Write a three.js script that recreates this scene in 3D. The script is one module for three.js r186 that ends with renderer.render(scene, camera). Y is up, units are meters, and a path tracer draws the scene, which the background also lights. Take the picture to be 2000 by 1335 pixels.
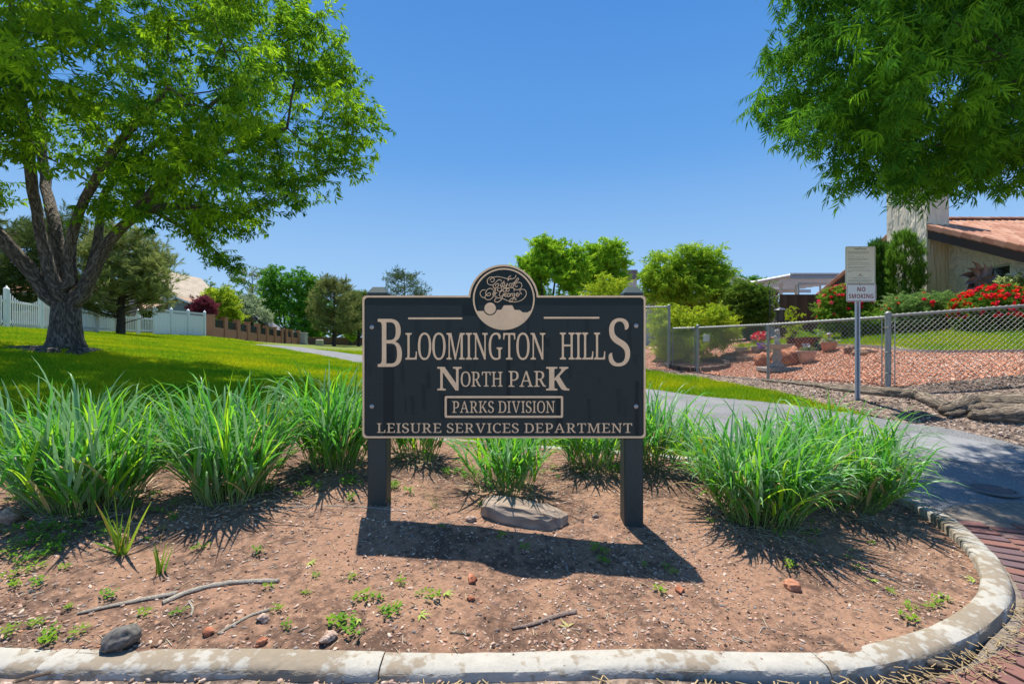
import * as THREE from 'three';
import { mergeGeometries, mergeVertices, toCreasedNormals } from 'three/addons/utils/BufferGeometryUtils.js';
import { FontLoader } from 'three/addons/loaders/FontLoader.js';
import { RoundedBoxGeometry } from 'three/addons/geometries/RoundedBoxGeometry.js';
import { ImprovedNoise } from 'three/addons/math/ImprovedNoise.js';

// ---------- camera, sky, sun, exposure ----------
const scene = new THREE.Scene();
const FOC = 880, CX = 1000, CY = 667.5, EYE = 1.3;      // focal length and centre in photograph pixels, eye height in metres
const camera = new THREE.PerspectiveCamera(2 * Math.atan(CY / FOC) * 180 / Math.PI, 2000 / 1335, 0.05, 900);
camera.position.set(0, EYE, 0);
camera.lookAt(0, EYE, -10);
scene.add(camera);
const SUN = new THREE.Vector3(-0.095, 1, -0.365).normalize();
{
  const W = 512, Hh = 256, data = new Float32Array(W * Hh * 4);
  const stops = [[-90, [0.16, 0.17, 0.17]], [-3, [0.24, 0.27, 0.30]], [0, [0.315, 0.465, 0.64]], [8, [0.232, 0.395, 0.615]], [22, [0.091, 0.25, 0.545]], [37, [0.045, 0.178, 0.475]], [60, [0.052, 0.168, 0.43]], [90, [0.052, 0.163, 0.41]]];
  for (let j = 0; j < Hh; j++) {
    const e = (j + 0.5) / Hh * 180 - 90;
    let k = 0; while (k < stops.length - 2 && e > stops[k + 1][0]) k++;
    const t = Math.min(1, Math.max(0, (e - stops[k][0]) / (stops[k + 1][0] - stops[k][0])));
    for (let i = 0; i < W; i++) {
      const o = (j * W + i) * 4, el = e * Math.PI / 180, az = ((i + 0.5) / W - 0.5) * 2 * Math.PI;
      // forward scatter of the air round the sun
      const cs = Math.cos(el) * Math.cos(az) * SUN.x + Math.sin(el) * SUN.y + Math.cos(el) * Math.sin(az) * SUN.z, au = e > 0 ? 0.55 * Math.exp(-Math.acos(Math.min(1, cs)) / 0.16) : 0;
      for (let c = 0; c < 3; c++) data[o + c] = stops[k][1][c] * (1 - t) + stops[k + 1][1][c] * t + au * [1, 0.97, 0.9][c];
      data[o + 3] = 1;
    }
  }
  const sky = new THREE.DataTexture(data, W, Hh, THREE.RGBAFormat, THREE.FloatType);
  sky.mapping = THREE.EquirectangularReflectionMapping; sky.magFilter = THREE.LinearFilter; sky.minFilter = THREE.LinearFilter; sky.needsUpdate = true;
  scene.background = sky; scene.environment = sky;
}
const sun = new THREE.DirectionalLight(new THREE.Color(1, 0.95, 0.84), 5);
sun.position.copy(SUN).multiplyScalar(60); sun.castShadow = true;
sun.shadow.mapSize.set(4096, 4096);
Object.assign(sun.shadow.camera, { left: -45, right: 30, top: 45, bottom: -30, near: 1, far: 160 });
scene.add(sun); scene.add(sun.target);
const renderer = new THREE.WebGLRenderer({ antialias: true });
renderer.toneMapping = THREE.LinearToneMapping;
renderer.toneMappingExposure = 1.5;
renderer.shadowMap.enabled = true;

// ---------- helpers ----------
const V = (x, y, z) => new THREE.Vector3(x, y, z);
const C = (r, g, b) => new THREE.Color().setRGB(r, g, b);
function RNG(a) { return () => { a |= 0; a = a + 0x6D2B79F5 | 0; let t = Math.imul(a ^ a >>> 15, 1 | a); t = t + Math.imul(t ^ t >>> 7, 61 | t) ^ t; return ((t ^ t >>> 14) >>> 0) / 4294967296; }; }
const lerp = (a, b, t) => a + (b - a) * t, clamp = (x, a, b) => Math.min(b, Math.max(a, x));
const sstep = (a, b, x) => { const t = clamp((x - a) / (b - a), 0, 1); return t * t * (3 - 2 * t); };
const PN = new ImprovedNoise();
const n3 = (x, y, z) => PN.noise(x, y, z);
const fbm = (x, y, z, o = 4) => { let s = 0, a = 0.5, f = 1; for (let i = 0; i < o; i++) { s += a * PN.noise(x * f, y * f, z * f + i * 7.3); a *= 0.5; f *= 2.03; } return s; };
const used = new Map();
function numbered(name) { const n = used.get(name) || 0; used.set(name, n + 1); return n ? name + '_' + String(n).padStart(3, '0') : name; }
function mesh(name, geo, mat, parent) {
  if (Array.isArray(geo)) geo = merge(geo);
  const m = new THREE.Mesh(geo, mat); m.castShadow = m.receiveShadow = true;
  m.name = parent ? name : numbered(name); (parent || scene).add(m); return m;
}
function merge(list) {
  const l = list.map((g) => { g = g.index ? g.toNonIndexed() : g; for (const k of Object.keys(g.attributes)) if (!['position', 'normal', 'uv', 'color'].includes(k)) g.deleteAttribute(k); if (!g.attributes.uv) g.setAttribute('uv', new THREE.BufferAttribute(new Float32Array(g.attributes.position.count * 2), 2)); return g; });
  return mergeGeometries(l);
}
function tag(o, label, category, group) { o.userData.label = label; if (category) o.userData.category = category; if (group) o.userData.group = group; return o; }
function thing(name, label, category, p, turn = 0, group) {
  const o = new THREE.Group(); o.name = numbered(name); scene.add(o);
  if (p) o.position.copy(p); o.rotation.y = turn; return tag(o, label, category, group);
}
function structure(name, geo, mat, label) { const m = mesh(name, geo, mat); m.userData.kind = 'structure'; if (label) m.userData.label = label; return m; }
const box = (w, h, d, x = 0, y = 0, z = 0, ry = 0) => { const g = new THREE.BoxGeometry(w, h, d); if (ry) g.rotateY(ry); g.translate(x, y, z); return g; };
const rbox = (w, h, d, r, x = 0, y = 0, z = 0) => { const g = new RoundedBoxGeometry(w, h, d, 2, r); g.translate(x, y, z); return g; };
const cyl = (r0, r1, h, x = 0, y = 0, z = 0, n = 12) => { const g = new THREE.CylinderGeometry(r0, r1, h, n); g.translate(x, y, z); return g; };
function bar(a, b, r, n = 6) { const d = b.clone().sub(a), g = new THREE.CylinderGeometry(r, r, d.length(), n); g.applyQuaternion(new THREE.Quaternion().setFromUnitVectors(V(0, 1, 0), d.normalize())); g.translate((a.x + b.x) / 2, (a.y + b.y) / 2, (a.z + b.z) / 2); return g; }
// a tube of changing radius through points; uv in metres along
function tube(pts, rad, sides = 7, cap = true, wob = null) {
  const pos = [], uv = [], idx = []; let nrm = V(1, 0, 0), run = 0; const T = V(0, 0, 0), B = V(0, 0, 0);
  for (let i = 0; i < pts.length; i++) {
    const a = pts[Math.max(0, i - 1)], b = pts[Math.min(pts.length - 1, i + 1)]; T.subVectors(b, a).normalize();
    if (i === 0) { nrm = Math.abs(T.x) > 0.8 ? V(0, 0, 1) : V(1, 0, 0); }
    nrm.addScaledVector(T, -nrm.dot(T)).normalize(); B.crossVectors(T, nrm);
    if (i) run += pts[i].distanceTo(pts[i - 1]);
    for (let s = 0; s <= sides; s++) {
      const an = s / sides * Math.PI * 2; let r = rad[i]; if (wob) r *= wob(i, an % (Math.PI * 2));
      pos.push(pts[i].x + (nrm.x * Math.cos(an) + B.x * Math.sin(an)) * r, pts[i].y + (nrm.y * Math.cos(an) + B.y * Math.sin(an)) * r, pts[i].z + (nrm.z * Math.cos(an) + B.z * Math.sin(an)) * r);
      uv.push(s / sides * Math.max(1, Math.round(rad[0] * 6.28 / 0.4)) * 0.4, run);
    }
  }
  const w = sides + 1;
  for (let i = 0; i < pts.length - 1; i++) for (let s = 0; s < sides; s++) { const a = i * w + s; idx.push(a, a + 1, a + w, a + 1, a + w + 1, a + w); }
  if (cap) for (const e of [0, pts.length - 1]) { const c = pos.length / 3; pos.push(pts[e].x, pts[e].y, pts[e].z); uv.push(0, 0); for (let s = 0; s < sides; s++) e ? idx.push(c, e * w + s, e * w + s + 1) : idx.push(c, s + 1, s); }
  const g = new THREE.BufferGeometry(); g.setAttribute('position', new THREE.Float32BufferAttribute(pos, 3)); g.setAttribute('uv', new THREE.Float32BufferAttribute(uv, 2)); g.setIndex(idx); g.computeVertexNormals(); return g;
}
const curve = (pts, n) => new THREE.CatmullRomCurve3(pts).getPoints(n);
function lathe(prof, n = 20) { return new THREE.LatheGeometry(prof.map(([r, y]) => new THREE.Vector2(r, y)), n); }
function stone(seed, sx, sy, sz, rough = 0.25, det = 2, f = 1.3) {
  let g = new THREE.IcosahedronGeometry(1, det); g.deleteAttribute('uv'); g.deleteAttribute('normal'); g = mergeVertices(g, 1e-4); const p = g.attributes.position, v = V(0, 0, 0), uv = [];
  for (let i = 0; i < p.count; i++) { v.fromBufferAttribute(p, i); const k = 1 + rough * (fbm(v.x * f + seed, v.y * f, v.z * f + seed * 2.1, 4) * 2); p.setXYZ(i, v.x * k * sx, v.y * k * sy, v.z * k * sz); uv.push(v.x * sx + v.y * sy * 0.7, v.z * sz + v.y * sy * 0.7); }
  g.setAttribute('uv', new THREE.Float32BufferAttribute(uv, 2)); g.computeVertexNormals(); return g;
}
function veined(g, a, b, f, seed = 0) {   // mineral colour through the stone, from noise in its volume
  const p = g.attributes.position, c = []; for (let i = 0; i < p.count; i++) { const k = sstep(-0.3, 0.3, fbm(p.getX(i) * f + seed, p.getY(i) * f, p.getZ(i) * f, 4)) * 0.8 + 0.2 * Math.abs(Math.sin(i * 12.9898) * 43758.5453 % 1); c.push(lerp(a[0], b[0], k), lerp(a[1], b[1], k), lerp(a[2], b[2], k)); }
  g.setAttribute('color', new THREE.Float32BufferAttribute(c, 3)); return g;
}
// a repeating texture computed from a function of x, y in 0..1 (periodic noise given through pn)
function tex(size, fn, srgb = true, rep = 1) {
  const d = new Uint8Array(size * size * 4);
  for (let j = 0; j < size; j++) for (let i = 0; i < size; i++) { const c = fn(i / size, j / size), o = (j * size + i) * 4; for (let k = 0; k < 3; k++) { let v = clamp(Array.isArray(c) ? c[k] : c, 0, 1); if (srgb) v = v <= 0.0031308 ? v * 12.92 : 1.055 * Math.pow(v, 1 / 2.4) - 0.055; d[o + k] = v * 255; } d[o + 3] = 255; }
  const t = new THREE.DataTexture(d, size, size); t.wrapS = t.wrapT = THREE.RepeatWrapping; t.magFilter = THREE.LinearFilter; t.minFilter = THREE.LinearMipmapLinearFilter; t.generateMipmaps = true; t.repeat.set(rep, rep);
  if (srgb) t.colorSpace = THREE.SRGBColorSpace; t.needsUpdate = true; return t;
}
// periodic value noise
function lattice(seed) {
  const r = RNG(seed), N = 256, tab = new Float32Array(N * N); for (let i = 0; i < N * N; i++) tab[i] = r();
  return (x, y, f) => { x *= f; y *= f; const i = Math.floor(x), j = Math.floor(y), a = x - i, b = y - j, u = a * a * (3 - 2 * a), w = b * b * (3 - 2 * b), q = (p, s) => tab[(((s % f) + f) % f % N) * N + (((p % f) + f) % f % N)]; return lerp(lerp(q(i, j), q(i + 1, j), u), lerp(q(i, j + 1), q(i + 1, j + 1), u), w); };
}
const L1 = lattice(11), L2 = lattice(23), L3 = lattice(37);
const pf = (x, y, f, o = 4, L = L1) => { let s = 0, a = 0.5, t = 0; for (let i = 0; i < o; i++) { s += a * L(x, y, f); t += a; a *= 0.55; f *= 2; } return s / t; };
const mixc = (a, b, t) => [lerp(a[0], b[0], t), lerp(a[1], b[1], t), lerp(a[2], b[2], t)];
const std = (o) => new THREE.MeshStandardMaterial(o), phys = (o) => new THREE.MeshPhysicalMaterial(o);
const flat = (r, g, b, rough = 0.8, metal = 0) => std({ color: C(r, g, b), roughness: rough, metalness: metal });
const leafMat = (r, g, b, tr = 0.5, rough = 1, coat = 0) => phys({ color: C(r, g, b), roughness: rough, transmission: tr, thickness: 0, specularIntensity: 0.12, clearcoat: coat, clearcoatRoughness: 0.3, side: THREE.DoubleSide });

// ---------- terrain: a smooth surface through measured heights (x, distance, y) ----------
const CP = [[-0.99, 3.35, 0.0], [0.93, 3.35, -0.16], [0, 1.95, -0.185], [-2, 1.87, -0.1], [3, 2.6, -0.27], [3.6, 3.9, -0.2], [-4, 3.7, 0.2], [-3.3, 4.4, 0.2], [0.6, 5.3, 0], [1.7, 4.8, -0.05], [2.4, 2.1, -0.3],
  [5.7, 5.6, -0.02], [4.5, 4.5, -0.16], [4.3, 9.4, 0.22], [2, 7, 0.1], [-9.4, 9.5, 1.11], [-19.2, 18.3, 1.76], [-24, 29, 1.75], [-22.5, 33, 1.66], [-29, 61, 1.0], [-14, 14, 1.42], [-2.7, 6, 0.36], [-4.5, 10, 0.53], [-7.3, 16, 0.62], [-11.4, 25, 0.68], [-15.9, 35, 0.8], [-23, 50, 1.0], [-10.2, 15, 0.92],
  [0, 20, 0.55], [0, 40, 0.8], [6.43, 7.7, 0.53], [6.2, 10.9, 0.48], [5.36, 13, 0.5], [4.74, 13.6, 0.55], [8.3, 7.3, 0.75], [7.0, 6.2, 0.22], [10.2, 9, 1.09], [12, 12.5, 1.6], [13.5, 12, 1.66], [14, 15, 1.72], [9, 12, 1.12], [7.8, 12, 0.8], [4.9, 15.5, 0.62], [12, 21, 1.5], [9, 4, 0.05], [10, 6.5, 0.75],
  [0, -4, -0.3], [-5, -4, 0.1], [6, -4, -0.35], [-6.5, 3, 0.5], [-20, 0, 1.5], [30, 5, 1.4], [30, 30, 1.8], [10, 40, 1.2], [-45, 30, 2.0], [-40, 70, 1.4], [0, 80, 1.1], [40, 80, 1.6]];
const TPS = (() => {
  const n = CP.length, m = n + 3, A = [], K = (r2) => r2 < 1e-9 ? 0 : r2 * Math.log(r2);
  for (let i = 0; i < m; i++) A.push(new Float64Array(m + 1));
  for (let i = 0; i < n; i++) { for (let j = 0; j < n; j++) A[i][j] = K((CP[i][0] - CP[j][0]) ** 2 + (CP[i][1] - CP[j][1]) ** 2) + (i === j ? 0.04 : 0); A[i][n] = A[n][i] = 1; A[i][n + 1] = A[n + 1][i] = CP[i][0]; A[i][n + 2] = A[n + 2][i] = CP[i][1]; A[i][m] = CP[i][2]; }
  for (let c = 0; c < m; c++) { let p = c; for (let r = c + 1; r < m; r++) if (Math.abs(A[r][c]) > Math.abs(A[p][c])) p = r; [A[c], A[p]] = [A[p], A[c]]; for (let r = 0; r < m; r++) if (r !== c) { const f = A[r][c] / A[c][c]; if (f) for (let k = c; k <= m; k++) A[r][k] -= f * A[c][k]; } }
  const w = A.map((r, i) => r[m] / r[i]);
  return (x, d) => { let s = w[n] + w[n + 1] * x + w[n + 2] * d; for (let i = 0; i < n; i++) { const r2 = (x - CP[i][0]) ** 2 + (d - CP[i][1]) ** 2; s += r2 < 1e-9 ? 0 : w[i] * r2 * Math.log(r2); } return s; };
})();
function H(x, z) { const d = -z, far = sstep(55, 85, Math.hypot(x, d - 20)); return far > 0.999 ? 1.15 : lerp(TPS(x, d), 1.15, far); }
const at = (u, v, d) => V((u - CX) / FOC * d, EYE - (v - CY) / FOC * d, -d);       // point at a known distance
function G(u, v, off = 0) {                                                        // where the line of sight meets the ground
  let p = at(u, v, 0.5);
  for (let d = 0.5; d < 120; d *= 1.012) { const q = at(u, v, d); if (q.y < H(q.x, q.z) + off) { let a = d / 1.012, b = d; for (let i = 0; i < 20; i++) { const m = (a + b) / 2, r = at(u, v, m); r.y < H(r.x, r.z) + off ? b = m : a = m; } p = at(u, v, a); p.y = H(p.x, p.z) + off; return p; } }
  p = at(u, v, 80); p.y = H(p.x, p.z) + off; return p;
}
const onG = (x, z, off = 0) => V(x, H(x, z) + off, z);
const col = (u, d, off = 0) => onG((u - CX) / FOC * d, -d, off);                    // ground point in a picture column at a distance
function inPoly(poly, x, y) { let c = false; for (let i = 0, j = poly.length - 1; i < poly.length; j = i++) { const a = poly[i], b = poly[j]; if ((a[1] > y) !== (b[1] > y) && x < (b[0] - a[0]) * (y - a[1]) / (b[1] - a[1]) + a[0]) c = !c; } return c; }
function nearPoly(poly, x, y) { let best = 1e9, bx = x, by = y; for (let i = 0, j = poly.length - 1; i < poly.length; j = i++) { const a = poly[j], b = poly[i], dx = b[0] - a[0], dy = b[1] - a[1], t = clamp(((x - a[0]) * dx + (y - a[1]) * dy) / (dx * dx + dy * dy || 1), 0, 1), px = a[0] + dx * t, py = a[1] + dy * t, q = (px - x) ** 2 + (py - y) ** 2; if (q < best) { best = q; bx = px; by = py; } } return [bx, by, Math.sqrt(best)]; }
// a sheet on the ground inside a polygon of [x, z]
function sheetGeo(poly, off, cell) {
  let x0 = 1e9, x1 = -1e9, z0 = 1e9, z1 = -1e9; for (const [x, z] of poly) { x0 = Math.min(x0, x); x1 = Math.max(x1, x); z0 = Math.min(z0, z); z1 = Math.max(z1, z); }
  x0 -= cell; z0 -= cell; const nx = Math.ceil((x1 - x0) / cell) + 1, nz = Math.ceil((z1 - z0) / cell) + 1, inc = new Uint8Array(nx * nz), id = new Int32Array((nx + 1) * (nz + 1)).fill(-1), cnt = new Uint8Array((nx + 1) * (nz + 1));
  for (let j = 0; j < nz; j++) for (let i = 0; i < nx; i++) if (inPoly(poly, x0 + (i + 0.5) * cell, z0 + (j + 0.5) * cell)) { inc[j * nx + i] = 1; for (const [a, b] of [[0, 0], [1, 0], [0, 1], [1, 1]]) cnt[(j + b) * (nx + 1) + i + a]++; }
  const pos = [], uv = [], idx = [];
  const get = (i, j) => { const k = j * (nx + 1) + i; if (id[k] < 0) { let x = x0 + i * cell, z = z0 + j * cell; if (cnt[k] < 4) { const q = nearPoly(poly, x, z); if (q[2] < cell) { x = q[0]; z = q[1]; } } id[k] = pos.length / 3; pos.push(x, H(x, z) + (typeof off === 'function' ? off(x, z) : off), z); uv.push(x, z); } return id[k]; };
  for (let j = 0; j < nz; j++) for (let i = 0; i < nx; i++) if (inc[j * nx + i]) { const a = get(i, j), b = get(i + 1, j), c = get(i, j + 1), d = get(i + 1, j + 1); idx.push(a, c, b, b, c, d); }
  const g = new THREE.BufferGeometry(); g.setAttribute('position', new THREE.Float32BufferAttribute(pos, 3)); g.setAttribute('uv', new THREE.Float32BufferAttribute(uv, 2)); g.setIndex(idx); g.computeVertexNormals(); return g;
}
// many small copies that nobody could count
function scatter(name, geo, mat, list, label, category, parent) {
  const m = new THREE.InstancedMesh(geo, mat, list.length), M = new THREE.Matrix4(), tint = list.length && list[0].c;
  list.forEach((o, i) => { M.compose(o.p, o.q, o.s); m.setMatrixAt(i, M); if (tint) m.setColorAt(i, o.c); });
  m.name = parent ? name : numbered(name); m.castShadow = m.receiveShadow = true; m.userData.kind = 'stuff'; if (!parent) tag(m, label, category); (parent || scene).add(m); return m;
}
const qe = (x, y, z, o = 'YXZ') => new THREE.Quaternion().setFromEuler(new THREE.Euler(x, y, z, o));
const xz = (p) => [p.x, p.z];

// ---------- surface materials ----------
const withMap = (o, size, map, bump, bs, ay = 1) => { const r = 1 / size; if (map) { map.repeat.set(r, r * ay); o.map = map; } if (bump) { bump.repeat.set(r, r * ay); o.bumpMap = bump; o.bumpScale = bs; } return std(o); };
const soilMat = withMap({ roughness: 0.97 }, 2.3, tex(1024, (x, y) => {
  const a = pf(x, y, 5, 5), b = pf(x, y, 60, 3, L2), f = L3(x, y, 230), g = pf(x, y, 9, 4, L3);
  let c = mixc([0.098, 0.053, 0.034], [0.275, 0.152, 0.095], sstep(0.34, 0.64, a * 0.55 + b * 0.45));
  c = mixc(c, [0.34, 0.19, 0.115], sstep(0.6, 0.72, g) * 0.45);
  if (f > 0.86) c = mixc(c, [0.4, 0.29, 0.22], 0.5 * (f - 0.86) / 0.14 + 0.2); else if (f < 0.12) c = mixc(c, [0.05, 0.032, 0.026], 0.6);
  return c;
}), tex(1024, (x, y) => 0.45 * pf(x, y, 24, 4, L2) + 0.4 * pf(x, y, 90, 2, L3) + 0.15 * L1(x, y, 250), false), 0.022);
const mulchMat = withMap({ roughness: 0.97 }, 1.7, tex(512, (x, y) => {
  const b = pf(x, y, 40, 3, L2), f = L3(x, y, 128), g = pf(x, y, 6, 4);
  let c = mixc([0.095, 0.064, 0.048], [0.32, 0.23, 0.175], sstep(0.35, 0.7, b * 0.7 + g * 0.3)); if (f > 0.85) c = mixc(c, [0.5, 0.4, 0.33], 0.6); return c;
}), tex(512, (x, y) => 0.6 * pf(x, y, 30, 3, L2) + 0.4 * L3(x, y, 128), false), 0.025);
const lawnMat = withMap({ roughness: 0.95 }, 5.1, tex(1024, (x, y) => {
  const a = pf(x, y, 4, 4), b = L2(x, y, 200), d = pf(x, y, 100, 2, L3); let c = mixc([0.08, 0.13, 0.012], [0.18, 0.205, 0.018], a * 0.5 + d * 0.5); if (b > 0.8) c = mixc(c, [0.28, 0.25, 0.08], 0.35); return c;
}), tex(512, (x, y) => pf(x, y, 80, 3, L2), false), 0.04);
const asphaltMat = withMap({ roughness: 0.92 }, 1.9, tex(1024, (x, y) => {
  const f = L3(x, y, 220), a = pf(x, y, 5, 4), b = L2(x, y, 240); const k = lerp(0.13, 0.22, a) * (0.7 + 0.6 * f) * (b > 0.85 ? 1.7 : 1); return [k, k * 1.0, k * 1.03];
}), tex(512, (x, y) => 0.7 * L3(x, y, 150) + 0.3 * pf(x, y, 20, 2), false), 0.008);
const concreteMat = withMap({ roughness: 0.9 }, 1.3, tex(1024, (x, y) => {
  const a = pf(x, y, 5, 5), b = pf(x, y, 40, 3, L2), f = L3(x, y, 200); const st = sstep(0.41, 0.56, a * 0.6 + b * 0.4); let c = mixc([0.4, 0.375, 0.33], [0.225, 0.175, 0.122], st * 0.9); const k = 0.86 + 0.28 * b; c = c.map((v) => v * k); if (f > 0.965) c = mixc(c, [0.07, 0.05, 0.04], 0.7); return c;
}), tex(512, (x, y) => 0.5 * pf(x, y, 60, 3, L2) + 0.5 * pf(x, y, 8, 3), false), 0.006);
const mortarMat = withMap({ roughness: 0.95 }, 0.8, tex(256, (x, y) => { const b = pf(x, y, 30, 3, L2); return mixc([0.1, 0.075, 0.058], [0.3, 0.25, 0.2], b); }));
const redGravelBase = withMap({ roughness: 0.97 }, 1.1, tex(512, (x, y) => { const b = pf(x, y, 26, 2, L2), f = L3(x, y, 60); return mixc([0.17, 0.085, 0.058], [0.5, 0.235, 0.145], sstep(0.3, 0.7, b * 0.5 + f * 0.5)); }), tex(512, (x, y) => 0.6 * L3(x, y, 60) + 0.4 * pf(x, y, 26, 2, L2), false), 0.03);
const stucco = (c) => withMap({ roughness: 0.95 }, 2.2, tex(512, (x, y) => { const a = pf(x, y, 6, 4), b = pf(x, y, 50, 3, L2), k = 0.86 + 0.18 * a + 0.1 * b; return c.map((v) => v * k); }), tex(512, (x, y) => sstep(0.35, 0.65, pf(x, y, 22, 4, L3)), false), 0.03);
function barkMat(dark, light, size, bs = 0.03, ay = 0.4) {
  return withMap({ roughness: 0.95 }, size, tex(512, (x, y) => { const w = pf(x, y, 5, 3) * 0.12, a = pf(x + w, y * 0.999, 24, 3, L2), b = pf(x, y + w, 6, 4, L3), k = sstep(0.32, 0.66, a); let c = mixc(dark, light, k * 0.75 + b * 0.25); return c; }), tex(512, (x, y) => { const w = pf(x, y, 5, 3) * 0.12; return sstep(0.3, 0.7, pf(x + w, y, 24, 3, L2)); }, false), bs, ay);
}
const barkLeft = barkMat([0.045, 0.033, 0.026], [0.23, 0.19, 0.155], 0.6, 0.02), barkRight = barkMat([0.05, 0.036, 0.028], [0.15, 0.115, 0.09], 0.8), barkFar = flat(0.07, 0.052, 0.04, 0.95);
const rootMat = barkMat([0.1, 0.075, 0.056], [0.38, 0.3, 0.225], 0.35, 0.02, 0.25);
const pineBark = barkMat([0.04, 0.03, 0.024], [0.13, 0.095, 0.07], 0.8);

// ---------- polygons of the ground, as [x, z] ----------
const kerbPts = [[-2.05, 1.86], [-1.1, 1.9], [-0.55, 1.915], [0, 1.955], [0.7, 2.035], [1.46, 2.08], [2.0, 2.22], [2.48, 2.42], [2.86, 2.66], [3.16, 2.98], [3.37, 3.33], [3.52, 3.7], [3.5, 4.12], [3.05, 4.5], [1.9, 4.85], [0.62, 5.15], [-0.8, 5.12], [-2.2, 4.82], [-3.3, 4.42], [-4.15, 3.78], [-4.7, 3.1], [-4.3, 2.35], [-3.2, 1.95]].map(([x, d]) => V(x, 0, -d));
const kerbCurve = new THREE.CatmullRomCurve3(kerbPts, true);
const bedPoly = kerbCurve.getSpacedPoints(160).map(xz);
const pathNear = [[1800, 985], [1720, 955], [1600, 925], [1420, 868], [1290, 832], [1150, 802], [1000, 768], [850, 738], [710, 712], [620, 694], [545, 680]].map(([u, v]) => xz(G(u, v)));
const pathFar = [[480, 672.5], [520, 672.5], [590, 678], [650, 686], [710, 694], [850, 709], [1000, 729], [1150, 748], [1290, 763], [1453, 782], [1600, 800], [1770, 828], [1850, 838], [1930, 855], [2000, 874], [2150, 915]].map(([u, v]) => xz(G(u, v)));
const pathPoly = [...pathNear, ...pathFar, [7.5, -3.2], [5, -2], [3.0, -2.6], [3.5, -3.8]];
const lawnPoly = [[-60, -2.4], [-5.2, -2.4], [-4.6, -3.6], [-3, -4.2], [0, -4.9], [2, -4.6], [3.4, -4.3], [4.2, -5.2], ...[[1700, 812], [1600, 790], [1530, 770], [1440, 752], [1360, 737], [1262, 723]].map(([u, v]) => xz(G(u, v))), [4.1, -14.5], [2.5, -20], [6, -45], [6, -75], [-60, -75]];
const yardPoly = [...[[1262, 719], [1310, 724], [1365, 730], [1440, 735], [1500, 739], [1600, 747], [1735, 757], [1860, 745], [2000, 733], [2150, 722]].map(([u, v]) => xz(G(u, v))), [15, -7.5], [15, -24], [4, -24], [3.2, -17]];
const gardenLawnPoly = [...[[1560, 674], [1640, 676], [1700, 678], [1740, 681], [1780, 686.5], [1850, 689], [1930, 688.5], [2000, 688], [2140, 686]].map(([u, v]) => xz(G(u, v))), [16, -11], [14.2, -12], [13.4, -16], [10, -17.5], [8.4, -17]];
const mulchPoly = [...[[1735, 757], [1860, 745], [2000, 733], [2150, 722]].map(([u, v]) => xz(G(u, v))), [14, -7], [13, -3], [7, -3.4], ...[[2000, 874], [1930, 855], [1850, 838], [1770, 828], [1700, 812], [1600, 790], [1530, 770], [1440, 752], [1360, 737], [1262, 723], [1262, 719], [1310, 724], [1365, 730], [1440, 735], [1500, 739], [1600, 747]].map(([u, v]) => xz(G(u, v)))];

// ---------- ground and its coverings ----------
{ // one sheet to the horizon, denser near the camera
  const ax = []; for (let i = -60; i <= 60; i++) { const t = i / 60; ax.push(Math.sign(t) * (18 * Math.abs(t) + 480 * Math.pow(Math.abs(t), 5))); }
  const pos = [], uv = [], idx = [], n = ax.length; for (const z of ax) for (const x of ax) { pos.push(x, H(x, z - 6) - 0.045, z - 6); uv.push(x, z); }
  for (let j = 0; j < n - 1; j++) for (let i = 0; i < n - 1; i++) { const a = j * n + i; idx.push(a, a + n, a + 1, a + 1, a + n, a + n + 1); }
  const g = new THREE.BufferGeometry(); g.setAttribute('position', new THREE.Float32BufferAttribute(pos, 3)); g.setAttribute('uv', new THREE.Float32BufferAttribute(uv, 2)); g.setIndex(idx); g.computeVertexNormals();
  structure('ground', g, mulchMat);
}
structure('lawn', sheetGeo(lawnPoly, 0, 0.3), lawnMat);
structure('path', sheetGeo(pathPoly, 0.016, 0.14), asphaltMat, 'grey asphalt path curving away across the lawn');
structure('gravel_yard', sheetGeo(yardPoly, 0.004, 0.25), redGravelBase);
structure('mulch_strip', sheetGeo(mulchPoly, (x, z) => 0.008 + 0.025 * fbm(x * 2.3, 1, z * 2.3, 3), 0.1), mulchMat);
structure('garden_lawn', sheetGeo(gardenLawnPoly, 0.03, 0.3), lawnMat);
structure('paving_patch', sheetGeo([[1775, 848], [1850, 852], [1930, 868], [2000, 885], [2100, 915], [2100, 940], [2000, 907], [1935, 908], [1880, 905], [1840, 893], [1800, 882]].map(([u, v]) => xz(G(u, v))), 0.021, 0.06), withMap({ roughness: 0.75 }, 2, tex(256, (x, y) => { const k = 0.2 + 0.07 * pf(x, y, 20, 3); return [k, k, k * 1.03]; })), 'smooth pale patch in the shaded path');
const soilOff = (x, z) => 0.095 - 0.06 * sstep(1.4, 3.0, x) * sstep(2.2, 3.2, -z) + 0.028 * fbm(x * 1.7, 3, z * 1.7, 3) + 0.012 * fbm(x * 7, 5, z * 7, 3);
const S = (x, z) => H(x, z) + soilOff(x, z);
structure('soil_bed', sheetGeo(bedPoly, soilOff, 0.035), soilMat, 'brown soil bed ringed by the kerb');
const GS = (u, v) => { const p = G(u, v, 0.09); p.y = S(p.x, p.z); return p; };
structure('dirt_strip', sheetGeo([[-3.5, -0.9], [3.2, -0.9], [3.4, -1.6], [2.3, -2.02], [1.6, -1.95], [0.6, -1.95], [0, -1.9], [-2, -1.8], [-3.5, -1.9]], (x, z) => 0.068 + 0.02 * fbm(x * 4, 2, z * 4, 3), 0.06), mulchMat);

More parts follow.
